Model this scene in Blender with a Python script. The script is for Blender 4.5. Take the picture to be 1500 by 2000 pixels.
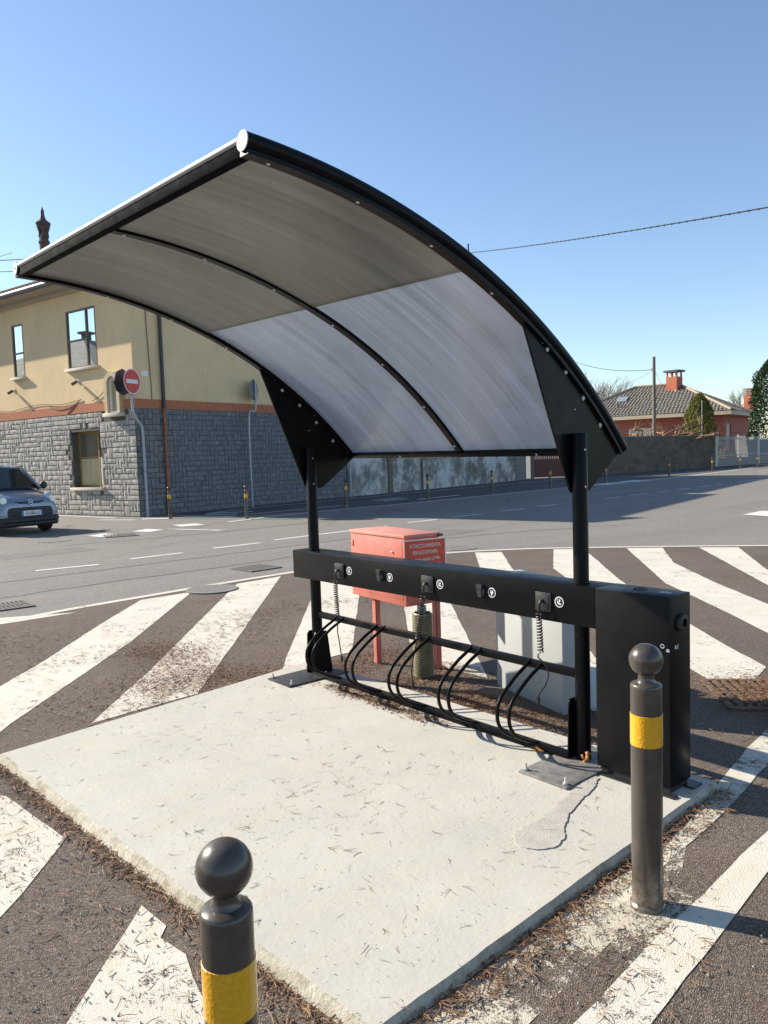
import bpy, bmesh, math, random
from mathutils import Vector, Matrix, noise
random.seed(7)
V = Vector
sc = bpy.context.scene
for o in list(bpy.data.objects): bpy.data.objects.remove(o)

# ------------------------------------------------------------------ camera
cam_d = bpy.data.cameras.new('camera')
cam_d.sensor_fit = 'VERTICAL'; cam_d.sensor_height = 36.0
cam_d.lens = 1508.84 * 36.0 / 2000.0
cam_d.clip_start = 0.05; cam_d.clip_end = 4000
cam = bpy.data.objects.new('camera', cam_d); sc.collection.objects.link(cam)
_yaw, _pitch, _roll = -0.8638, 0.0722, -0.0321
_f = V((math.sin(_yaw)*math.cos(_pitch), math.cos(_yaw)*math.cos(_pitch), -math.sin(_pitch)))
_r = V((math.cos(_yaw), -math.sin(_yaw), 0)); _u = _r.cross(_f)
_r2 = _r*math.cos(_roll) + _u*math.sin(_roll); _u2 = -_r*math.sin(_roll) + _u*math.cos(_roll)
M = Matrix((( _r2.x, _u2.x, -_f.x, 4.5363), (_r2.y, _u2.y, -_f.y, -3.2029), (_r2.z, _u2.z, -_f.z, 1.6002), (0, 0, 0, 1)))
cam.matrix_world = M
sc.camera = cam

# ------------------------------------------------------------------ sky and sun
SUN_E = math.radians(29.5)
SUN_H = V((0.905, 0.424)).normalized()           # the way the shadows fall
world = bpy.data.worlds.new("World"); sc.world = world; world.use_nodes = True
nt = world.node_tree
sky = nt.nodes.new('ShaderNodeTexSky'); sky.sky_type = 'NISHITA'; sky.sun_disc = False
sky.sun_elevation = SUN_E; sky.sun_rotation = math.atan2(-SUN_H.x, -SUN_H.y)
sky.air_density = 1.0; sky.dust_density = 0.25; sky.ozone_density = 2.2; sky.altitude = 250
bg = nt.nodes['Background']; bg.inputs['Strength'].default_value = 0.10
nt.links.new(sky.outputs[0], bg.inputs['Color'])
sun_d = bpy.data.lights.new('sun', 'SUN'); sun_d.energy = 4.8; sun_d.angle = math.radians(0.53); sun_d.color = (1.0, 0.91, 0.78)
sun = bpy.data.objects.new('sun', sun_d); sc.collection.objects.link(sun)
_sd = V((SUN_H.x*math.cos(SUN_E), SUN_H.y*math.cos(SUN_E), -math.sin(SUN_E)))
sun.rotation_euler = _sd.to_track_quat('-Z', 'Y').to_euler(); sun.location = (-30, -20, 30)
vs = sc.view_settings
vs.view_transform = 'Standard'; vs.look = 'None'; vs.gamma = 1.0; vs.use_curve_mapping = False
vs.exposure = 0.98

# ------------------------------------------------------------------ material helpers
class NT:
    def __init__(s, name):
        s.m = bpy.data.materials.new(name); s.m.use_nodes = True
        s.t = s.m.node_tree; s.b = s.t.nodes['Principled BSDF']; s.out = s.t.nodes['Material Output']
        s.tc = s.t.nodes.new('ShaderNodeTexCoord')
        s.geo = None
    def n(s, typ, **kw):
        nd = s.t.nodes.new(typ)
        for k, v in kw.items(): setattr(nd, k, v)
        return nd
    def l(s, a, b): s.t.links.new(a, b)
    def pos(s, mapping=None):
        if s.geo is None: s.geo = s.n('ShaderNodeNewGeometry')
        src = s.geo.outputs['Position']
        if mapping:
            mp = s.n('ShaderNodeMapping'); mp.inputs['Scale'].default_value = mapping
            s.l(src, mp.inputs['Vector']); return mp.outputs['Vector']
        return src
    def obj(s, mapping=None):
        src = s.tc.outputs['Object']
        if mapping:
            mp = s.n('ShaderNodeMapping'); mp.inputs['Scale'].default_value = mapping
            s.l(src, mp.inputs['Vector']); return mp.outputs['Vector']
        return src
    def noise(s, vec, scale, detail=4, rough=.6, out='Fac'):
        nd = s.n('ShaderNodeTexNoise'); nd.inputs['Scale'].default_value = scale
        nd.inputs['Detail'].default_value = detail; nd.inputs['Roughness'].default_value = rough
        s.l(vec, nd.inputs['Vector']); return nd.outputs[out]
    def voro(s, vec, scale, out='Color', feature='F1'):
        nd = s.n('ShaderNodeTexVoronoi'); nd.inputs['Scale'].default_value = scale; nd.feature = feature
        s.l(vec, nd.inputs['Vector']); return nd.outputs[out]
    def ramp(s, fac, stops):
        nd = s.n('ShaderNodeValToRGB'); e = nd.color_ramp.elements
        while len(e) < len(stops): e.new(.5)
        for i, (p, c) in enumerate(stops):
            e[i].position = p; e[i].color = (c, c, c, 1) if isinstance(c, (int, float)) else (*c, 1)
        s.l(fac, nd.inputs['Fac']); return nd.outputs['Color']
    def mix(s, fac, a, b, blend='MIX'):
        nd = s.n('ShaderNodeMix', data_type='RGBA', blend_type=blend)
        for ix, v in ((0, fac), (6, a), (7, b)):
            sock = nd.inputs[ix]
            if isinstance(v, (int, float)): sock.default_value = v if ix == 0 else (v, v, v, 1)
            elif isinstance(v, tuple): sock.default_value = (*v, 1)
            else: s.l(v, sock)
        return nd.outputs[2]
    def bump(s, h, strength=.4, dist=.01, chain=None):
        nd = s.n('ShaderNodeBump'); nd.inputs['Strength'].default_value = strength; nd.inputs['Distance'].default_value = dist
        s.l(h, nd.inputs['Height'])
        if chain is not None: s.l(chain, nd.inputs['Normal'])
        return nd.outputs['Normal']
    def set(s, col=None, rough=.6, metal=0., normal=None, spec=None, coat=None):
        b = s.b
        if col is not None:
            if isinstance(col, tuple): b.inputs['Base Color'].default_value = (*col, 1)
            else: s.l(col, b.inputs['Base Color'])
        if isinstance(rough, (int, float)): b.inputs['Roughness'].default_value = rough
        else: s.l(rough, b.inputs['Roughness'])
        b.inputs['Metallic'].default_value = metal
        if normal is not None: s.l(normal, b.inputs['Normal'])
        if spec is not None: b.inputs['Specular IOR Level'].default_value = spec
        if coat: b.inputs['Coat Weight'].default_value = coat
        return s.m

def simple(name, col, rough=.5, metal=0., var=.12, scale=8., bump=0., bscale=60., spec=None, coat=None, big=None):
    k = NT(name); p = k.pos()
    n1 = k.noise(p, scale, 5)
    dark = tuple(c*(1-var) for c in col); light = tuple(min(1, c*(1+var)) for c in col)
    c = k.ramp(n1, [(.3, dark), (.7, light)])
    if big:
        n2 = k.noise(p, big[0], 6, .7); c = k.mix(k.ramp(n2, [(big[1], 0.), (big[1]+.15, 1.)]), c, big[2])
    nm = None
    if bump: nm = k.bump(k.noise(p, bscale, 6, .65), bump, .02)
    r = k.ramp(k.noise(p, scale*2.3, 4), [(.3, max(.02, rough-.08)), (.7, min(1, rough+.08))])
    return k.set(c, r, metal, nm, spec, coat)

# ground materials -----------------------------------------------------
def mk_asphalt(name, base, speck, brown, coarse, bumps):
    k = NT(name); p = k.pos()
    ag = k.voro(p, coarse, 'Color'); agv = k.ramp(ag, [(.15, .45), (.6, 1.0), (.92, 1.9)])
    big = k.noise(p, .55, 5, .65); c = k.ramp(big, [(.3, tuple(x*.82 for x in base)), (.7, tuple(x*1.15 for x in base))])
    c = k.mix(1., c, agv, 'MULTIPLY')
    sp = k.voro(p, coarse*.33, 'Distance'); c = k.mix(k.ramp(sp, [(.10, speck), (.17, 0.)]), c, (.36, .33, .29))
    bn = k.noise(p, 1.3, 6, .7); c = k.mix(k.ramp(bn, [(.52, 0.), (.72, brown)]), c, (.13, .075, .042))
    # tar cracks
    h = k.voro(p, coarse, 'Distance'); h2 = k.noise(p, coarse*.6, 3)
    nm = k.bump(h, bumps, .012); nm = k.bump(h2, bumps*.6, .01, nm)
    return k.set(c, .88, 0, nm, .3)
M_island = mk_asphalt('island_asphalt', (.155, .122, .097), .30, .55, 210, .55)
def mk_road():
    k = NT('road_asphalt'); p = k.pos()
    ag = k.voro(p, 75, 'Color'); agv = k.ramp(ag, [(.1, .72), (.6, 1.0), (.95, 1.35)])
    tr = k.noise(k.pos((.55, .05, 1)), 1.6, 5, .6); c = k.ramp(tr, [(.3, (.185, .172, .155)), (.7, (.235, .218, .195))])
    big = k.noise(p, .22, 6, .7); c = k.mix(k.ramp(big, [(.45, 0.), (.75, .5)]), c, (.225, .20, .17))
    c = k.mix(1., c, agv, 'MULTIPLY')
    cr = k.voro(k.pos((.33, .12, 1)), .9, 'Distance', 'DISTANCE_TO_EDGE'); c = k.mix(k.ramp(cr, [(.0, .38), (.007, 0.)]), c, (.06, .058, .055))
    nm = k.bump(k.voro(p, 75, 'Distance'), .5, .008)
    return k.set(c, .85, 0, nm, .3)
M_road = mk_road()
M_walk = mk_asphalt('pavement_asphalt', (.105, .103, .102), .2, .1, 90, .4)
def mk_paint(name, col, wear, base):
    k = NT(name); p = k.pos()
    n1 = k.noise(p, 1.9, 8, .78); n2 = k.noise(p, 140, 3, .6); n3 = k.noise(p, 22, 4, .7)
    v = k.mix(.30, n1, n2); v = k.mix(.22, v, n3)
    w = k.ramp(v, [(wear-.01, 1.), (wear+.045, 0.)])
    tint = k.ramp(k.noise(p, 1.7, 6, .7), [(.3, tuple(x*.88 for x in col)), (.68, col)])
    tint = k.mix(k.ramp(k.noise(p, 4.5, 7, .78), [(.50, 0.), (.72, .6)]), tint, (.47, .385, .27))
    tint = k.mix(k.ramp(k.noise(k.pos((.5, 3, 1)), 2.2, 6, .75), [(.60, 0.), (.78, .35)]), tint, (.25, .22, .19))
    iv = k.n('ShaderNodeInvert'); k.l(w, iv.inputs['Color']); k.l(iv.outputs['Color'], k.b.inputs['Alpha'])   # worn through to the asphalt
    nm = k.bump(k.voro(p, 210, 'Distance'), .3, .006)
    return k.set(tint, .8, 0, nm, .3)
M_paint = mk_paint('white_road_paint', (.63, .59, .50), .405, (.18, .148, .123))
M_paint_worn = mk_paint('worn_road_paint', (.62, .58, .48), .455, (.18, .15, .125))
M_paint_vworn = mk_paint('nearly_gone_paint', (.56, .51, .41), .485, (.185, .152, .127))
M_paint_road = mk_paint('lane_paint', (.66, .65, .62), .37, (.15, .145, .14))
M_paint_faint = mk_paint('faded_lane_paint', (.42, .40, .37), .50, (.15, .145, .14))

def mk_pad():
    k = NT('pale_concrete'); p = k.pos()
    n1 = k.noise(p, 1.3, 8, .68); c = k.ramp(n1, [(.3, (.43, .415, .365)), (.7, (.51, .493, .435))])
    n2 = k.noise(k.pos((3, .7, 1)), 2.2, 8, .78); c = k.mix(k.ramp(n2, [(.48, 0.), (.72, .6)]), c, (.52, .455, .35))
    n4 = k.noise(k.pos((.6, 2.5, 1)), 1.7, 8, .8); c = k.mix(k.ramp(n4, [(.52, 0.), (.70, .45)]), c, (.40, .39, .365))
    tr = k.noise(k.pos((14, .9, 1)), 1.3, 5, .7); c = k.mix(k.ramp(tr, [(.60, 0.), (.75, .22)]), c, (.36, .34, .31))
    ck = k.voro(k.mix(.12, k.pos(), k.noise(p, 3, 5, .7, 'Color')), .75, 'Distance', 'DISTANCE_TO_EDGE')
    c = k.mix(k.mix(1., k.ramp(ck, [(.0, .28), (.003, 0.)]), k.ramp(k.noise(p, .8, 2), [(.52, 0.), (.6, 1.)]), 'MULTIPLY'), c, (.2, .18, .15))
    sp = k.voro(p, 26, 'Distance'); sn = k.noise(p, 4, 3); c = k.mix(k.mix(1., k.ramp(sp, [(.05, .75), (.10, 0.)]), k.ramp(sn, [(.5, 0.), (.6, 1.)]), 'MULTIPLY'), c, (.22, .2, .17))
    sp2 = k.noise(p, 70, 4, .8); c = k.mix(k.ramp(sp2, [(.6, 0.), (.75, .3)]), c, (.36, .33, .28))
    nm = k.bump(k.noise(p, 45, 6, .7), .22, .01); nm = k.bump(k.noise(p, 5, 4), .15, .02, nm)
    return k.set(c, .82, 0, nm, .3)
M_pad = mk_pad()
def mk_padside():
    k = NT('rough_concrete_edge'); p = k.pos()
    c = k.ramp(k.noise(p, 14, 7, .75), [(.32, (.30, .25, .17)), (.55, (.53, .49, .40)), (.75, (.60, .57, .50))])
    return k.set(c, .9, 0, k.bump(k.noise(p, 60, 6, .75), .7, .02), .2)
M_padside = mk_padside()
M_cement = simple('grey_cement', (.42, .39, .35), .9, var=.12, scale=16, bump=.3, bscale=150)

# object materials -----------------------------------------------------
def mk_black():
    k = NT('black_powder_coat'); p = k.pos()
    c = k.ramp(k.noise(p, 6, 6, .7), [(.35, (.004, .0042, .005)), (.75, (.008, .008, .009))])
    du = k.noise(p, 22, 6, .75); c = k.mix(k.ramp(du, [(.66, 0.), (.9, .02)]), c, (.2, .18, .16))
    r = k.ramp(k.noise(p, 9, 5), [(.3, .30), (.7, .42)])
    return k.set(c, r, 0, k.bump(k.noise(p, 500, 2), .05, .002), .12)
M_black = mk_black()
M_matte = simple('matte_black_seal', (.008, .008, .009), .9, spec=.04)
M_capgrey = simple('pale_grey_end_cap', (.40, .395, .38), .6, var=.12, scale=60)
M_blackplastic = simple('black_plastic', (.018, .018, .019), .42)
M_alu = simple('bare_aluminium', (.36, .37, .385), .42, .7, .06, 20)
M_screw = simple('zinc_screw', (.62, .62, .58), .35, .7, .1, 200)
M_white = simple('white_print', (.74, .74, .72), .45, var=.04)
M_navy = simple('dark_print', (.012, .014, .03), .35)
def mk_bollard():
    k = NT('bollard_grey_paint'); p = k.pos()
    c = k.ramp(k.noise(p, 7, 6, .7), [(.3, (.066, .056, .047)), (.7, (.086, .073, .061))])
    du = k.noise(p, 16, 8, .8); c = k.mix(k.ramp(du, [(.52, 0.), (.72, .35)]), c, (.16, .135, .11))
    sc_ = k.noise(k.pos((60, 60, 9)), 1.6, 5, .8); c = k.mix(k.ramp(sc_, [(.66, 0.), (.69, .8)]), c, (.34, .32, .29))
    sx_ = k.n('ShaderNodeSeparateXYZ'); k.l(k.obj(), sx_.inputs[0])
    lo = k.ramp(sx_.outputs['Z'], [(.02, 1.), (.16, 0.)]); c = k.mix(k.mix(1., lo, k.ramp(k.noise(p, 30, 6, .8), [(.38, 0.), (.6, .8)]), 'MULTIPLY'), c, (.27, .225, .17))
    r = k.ramp(du, [(.3, .2), (.75, .42)])
    return k.set(c, r, .3, k.bump(k.noise(p, 180, 3), .06, .003), .5, .12)
M_bollard = mk_bollard()
def mk_yellow():
    k = NT('yellow_reflective_film'); p = k.pos()
    c = k.ramp(k.voro(p, 260, 'Color'), [(.2, (.64, .31, .006)), (.8, (.74, .39, .010))])
    c = k.mix(k.ramp(k.noise(p, 20, 7, .8), [(.55, 0.), (.75, .45)]), c, (.40, .22, .03))
    c = k.mix(k.ramp(k.noise(k.pos((50, 50, 12)), 1.5, 4, .8), [(.68, 0.), (.70, .7)]), c, (.25, .19, .1))
    return k.set(c, .3, 0, k.bump(k.voro(p, 130, 'Distance'), .25, .004), .5, .4)
M_yellow = mk_yellow()
M_red = simple('faded_red_paint', (.52, .15, .11), .5, var=.16, scale=5, big=(4.0, .55, (.52, .23, .17)))
M_redlid = simple('sun_bleached_red_paint', (.60, .25, .18), .55, var=.15, scale=5, big=(7, .60, (.45, .28, .2)))
M_redsign = simple('red_sign_face', (.58, .06, .025), .42, var=.08, scale=6, big=(2.5, .6, (.60, .14, .03)))
M_greybox = simple('light_grey_cabinet', (.38, .39, .385), .5, var=.05, scale=4)
M_pipe_olive = simple('olive_corrugated_plastic', (.17, .15, .085), .5, var=.25, scale=9)
M_pipe_pale = simple('pale_green_pipe', (.22, .26, .22), .4, var=.12, scale=9)
M_rust = simple('rusty_iron', (.17, .115, .075), .85, .1, .4, 25, .4, 90)
M_iron = simple('worn_iron', (.155, .142, .128), .7, .3, .35, 30, .3, 90)
M_needle = simple('dry_pine_needle', (.19, .105, .05), .8, var=.5, scale=40)
M_needle_dark = simple('dark_pine_needle', (.19, .14, .085), .8, var=.5, scale=40)
M_litter = simple('brown_pine_litter', (.20, .10, .045), .9, var=.55, scale=35)
M_foam = simple('orange_foam', (.42, .2, .07), .8, var=.3, scale=50, bump=.5)
M_leaf = simple('orange_dry_leaf', (.40, .17, .035), .6, var=.2, scale=50)
M_galv = simple('galvanised_steel', (.34, .37, .40), .5, .5, .12, 12)
M_signback = simple('sign_back_grey', (.16, .18, .20), .5, .4, .1, 10)

def mk_poly(name, base, trans, tw, rough):
    k = NT(name)
    uv = k.tc.outputs['UV']
    mp = k.n('ShaderNodeMapping'); mp.inputs['Scale'].default_value = (150, 1.1, 1); k.l(uv, mp.inputs['Vector'])
    st = k.noise(mp.outputs['Vector'], 1.0, 4, .7)
    mp2 = k.n('ShaderNodeMapping'); mp2.inputs['Scale'].default_value = (11, .5, 1); k.l(uv, mp2.inputs['Vector'])
    st2 = k.noise(mp2.outputs['Vector'], 1.0, 4, .6)
    f = k.mix(.5, st, st2)
    sm = k.noise(uv, 1.8, 6, .7)
    c = k.ramp(f, [(.35, tuple(x*.78 for x in base)), (.65, tuple(min(1, x*1.2) for x in base))])
    c = k.mix(k.ramp(sm, [(.54, 0.), (.72, .45)]), c, (.10, .095, .085))
    ct = k.ramp(f, [(.35, tuple(x*.80 for x in trans)), (.65, tuple(min(1, x*1.2) for x in trans))])
    wv = k.n('ShaderNodeTexWave')  # the walls between the channels of the sheet
    wv.wave_profile = 'SIN'; wv.bands_direction = 'X'; wv.inputs['Scale'].default_value = 32.; k.l(uv, wv.inputs['Vector'])
    nm = k.bump(wv.outputs['Fac'], .30, .002)
    c = k.mix(k.ramp(wv.outputs['Fac'], [(.55, 0.), (.95, .16)]), c, tuple(x*.45 for x in base))
    dirt = k.noise(uv, 9, 7, .8)
    rr = k.ramp(dirt, [(.3, rough-.2), (.75, rough-.05)])
    k.set(c, rr, 0, nm, .5)
    t = k.n('ShaderNodeBsdfTranslucent'); k.l(ct, t.inputs['Color'])
    mx = k.n('ShaderNodeMixShader'); mx.inputs[0].default_value = tw
    k.l(k.b.outputs[0], mx.inputs[1]); k.l(t.outputs[0], mx.inputs[2]); k.l(mx.outputs[0], k.out.inputs['Surface'])
    return k.m
M_poly_dark = mk_poly('dark_multiwall_polycarbonate', (.27, .268, .252), (.39, .385, .36), .42, .2)
M_poly_pale = mk_poly('pale_multiwall_polycarbonate', (.47, .51, .57), (.64, .70, .78), .42, .22)

# buildings
def mk_plaster(name, col, stain, seed=0.):
    k = NT(name); p = k.pos()
    c = k.ramp(k.noise(p, .9, 6, .65), [(.3, tuple(x*.90 for x in col)), (.7, tuple(x*1.06 for x in col))])
    s2 = k.noise(k.pos((2.2, 2.2, .35)), 1.5, 7, .72); c = k.mix(k.ramp(s2, [(.55, 0.), (.8, .4)]), c, stain)
    s3 = k.voro(p, .9, 'Distance'); c = k.mix(k.ramp(s3, [(.02, .6), (.05, 0.)]), c, (.55, .48, .35))
    return k.set(c, .9, 0, k.bump(k.noise(p, 35, 6, .7), .25, .02), .2)
M_plaster = mk_plaster('ochre_plaster', (.72, .545, .32), (.50, .36, .22))
M_soffit = simple('soffit_paint', (.42, .36, .28), .85, var=.08)
def mk_stone(name, a, b, d):
    k = NT(name); p = k.pos()
    oi = k.n('ShaderNodeObjectInfo')
    c = k.ramp(k.noise(p, 5.5, 7, .75), [(.28, a), (.5, b), (.75, d)])
    c = k.mix(.45, c, k.ramp(oi.outputs['Random'], [(0, .55), (1, 1.0)]), 'MULTIPLY')
    fl = k.noise(p, 18, 6, .85); c = k.mix(k.ramp(fl, [(.57, 0.), (.68, .6)]), c, tuple(min(1, x*1.5) for x in d))
    nm = k.bump(k.noise(p, 16, 7, .75), .5, .04)
    return k.set(c, .9, 0, nm, .2)
M_stone = mk_stone('grey_split_stone', (.30, .28, .25), (.43, .405, .365), (.52, .49, .44))
M_stone2 = mk_stone('dark_side_stone', (.12, .122, .128), (.195, .20, .208), (.31, .315, .32))  # right wall's stone, coloured darker and bluer than the left wall's
M_joint = simple('dark_mortar', (.10, .095, .085), .95)
M_joint2 = simple('dark_side_mortar', (.09, .092, .098), .95)
M_brick = simple('orange_brick', (.46, .17, .085), .85, var=.2, scale=14)
M_winframe = simple('brown_bronze_frame', (.12, .075, .03), .4, .3)
M_winframe2 = simple('gold_anodised_frame', (.40, .27, .10), .4, .5)
def mk_glass(name, col, rough=.03):
    k = NT(name); return k.set(k.ramp(k.noise(k.pos(), 1.5, 2), [(.3, col), (.7, tuple(x*1.3 for x in col))]), rough, 0, k.bump(k.noise(k.pos(), .8, 2), .03, .05), .9)
def mk_mirror_glass():
    k = NT('reflective_window_glass'); k.set((.62, .72, .74), .02, .0, k.bump(k.noise(k.pos(), .6, 2), .03, .05), 1.0)
    k.b.inputs['Base Color'].default_value = (.10, .13, .135, 1)
    g = k.n('ShaderNodeBsdfGlossy'); g.inputs['Color'].default_value = (.80, .88, .88, 1); g.inputs['Roughness'].default_value = .015
    mx = k.n('ShaderNodeMixShader'); mx.inputs[0].default_value = .72
    k.l(k.b.outputs[0], mx.inputs[1]); k.l(g.outputs[0], mx.inputs[2]); k.l(mx.outputs[0], k.out.inputs['Surface'])
    return k.m
M_glass = mk_mirror_glass()
M_darkglass = mk_glass('dim_window_glass', (.10, .095, .08), .06)
M_yellowboard = simple('yellowed_board', (.52, .44, .24), .6, var=.12, scale=3, big=(4, .62, (.3, .28, .2)))
M_whiteboard = simple('pale_sheet', (.60, .58, .50), .6, var=.1, scale=5, big=(3, .6, (.42, .42, .38)))
M_sill = simple('stone_sill', (.58, .52, .43), .8, var=.08)
M_copper = simple('copper_downpipe', (.28, .10, .055), .5, .3, .2, 6)
M_darkpipe = simple('dark_downpipe', (.03, .035, .042), .45)
M_tile_red = simple('weathered_roof_tile', (.30, .15, .10), .9, var=.35, scale=6, bump=.3)
M_tile_grey = simple('grey_brown_roof_tile', (.235, .205, .165), .9, var=.28, scale=3, bump=.2, bscale=20)
M_redwall = simple('red_brick_render', (.36, .115, .075), .9, var=.12, scale=3)
M_chimbrick = simple('chimney_brick', (.42, .13, .07), .9, var=.18, scale=14)
M_cream = simple('cream_fascia', (.50, .41, .30), .8, var=.06)
M_shutter = simple('pale_roller_shutter', (.50, .47, .40), .7, var=.06)
M_chimdark = simple('sooty_terracotta', (.085, .066, .06), .9, var=.25, scale=6)
def mk_weather():
    k = NT('peeling_whitewash'); p = k.pos()
    n = k.noise(p, .5, 10, .78); c = k.ramp(n, [(.36, (.16, .15, .13)), (.45, (.27, .26, .235)), (.52, (.56, .56, .54)), (.75, (.66, .66, .65))])
    n2 = k.noise(k.pos((1.0, 1.0, .6)), .55, 10, .82); c = k.mix(k.ramp(n2, [(.54, 0.), (.62, .85)]), c, (.12, .12, .10))
    return k.set(c, .95, 0, k.bump(k.noise(p, 7, 7, .75), .6, .05), .15)
M_weather = mk_weather()
def mk_block():
    k = NT('dark_block_wall'); p = k.pos()
    c = k.ramp(k.noise(p, 1.1, 7, .75), [(.3, (.085, .072, .062)), (.7, (.175, .15, .122))])
    c = k.mix(k.ramp(k.noise(k.pos((.6, .6, 4)), 2., 6, .7), [(.5, 0.), (.7, .6)]), c, (.24, .205, .165))
    return k.set(c, .95, 0, k.bump(k.noise(p, 9, 5), .4, .04), .15)
M_block = mk_block()
M_mortarpale = simple('pale_mortar', (.20, .18, .155), .95)
M_gatered = simple('dark_red_gate', (.10, .016, .014), .5)
M_railing = simple('pale_blue_railing', (.40, .43, .44), .5, .2)
M_pillar = simple('whitewashed_pillar', (.56, .55, .52), .85)
M_wood = simple('weathered_pole_wood', (.17, .145, .115), .9, var=.2, scale=6)
M_bark = simple('grey_bark', (.20, .165, .14), .9, var=.25, scale=8)
M_bark_red = simple('brown_vine_bark', (.22, .125, .075), .9, var=.3, scale=8)
def mk_leaf(name, col, rough, tw=.25):
    k = NT(name); oi = k.noise(k.pos(), 2.2, 4)
    c = k.ramp(oi, [(.3, tuple(x*.6 for x in col)), (.7, tuple(x*1.35 for x in col))])
    k.set(c, rough, 0, None, .5)
    t = k.n('ShaderNodeBsdfTranslucent'); k.l(c, t.inputs['Color'])
    mx = k.n('ShaderNodeMixShader'); mx.inputs[0].default_value = tw
    k.l(k.b.outputs[0], mx.inputs[1]); k.l(t.outputs[0], mx.inputs[2]); k.l(mx.outputs[0], k.out.inputs['Surface'])
    return k.m
M_thuja = mk_leaf('thuja_foliage', (.15, .15, .03), .7)
M_magnolia = mk_leaf('glossy_evergreen_leaf', (.035, .065, .018), .5, .12)
M_cable = simple('black_cable', (.014, .014, .015), .5)
# car
M_carblue = simple('blue_grey_car_paint', (.20, .245, .31), .3, .25, .04, 3, coat=.8)
M_carsilver = simple('silver_car_paint', (.50, .50, .48), .3, .5, .04, 3, coat=.8)
M_carblack = simple('black_car_plastic', (.018, .019, .021), .5)
M_tyre = simple('tyre_rubber', (.016, .016, .016), .8)
M_lamp = simple('clear_headlamp', (.62, .60, .58), .12, .3, .25, 30, coat=1.)
M_lampwarm = simple('headlamp_reflector', (.75, .66, .50), .18, .6, .35, 60)
M_tail = simple('red_tail_lamp', (.45, .02, .015), .2, coat=1.)
M_carglass = mk_glass('car_glass', (.018, .024, .022), .03)
M_plateblue = simple('number_plate_blue', (.02, .14, .50), .4)
M_rim = simple('wheel_rim_grey', (.2, .2, .21), .4, .5)
M_seat = simple('light_seat_cloth', (.3, .33, .28), .8)
M_signred = simple('sign_red', (.60, .035, .03), .4, var=.06)

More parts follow.
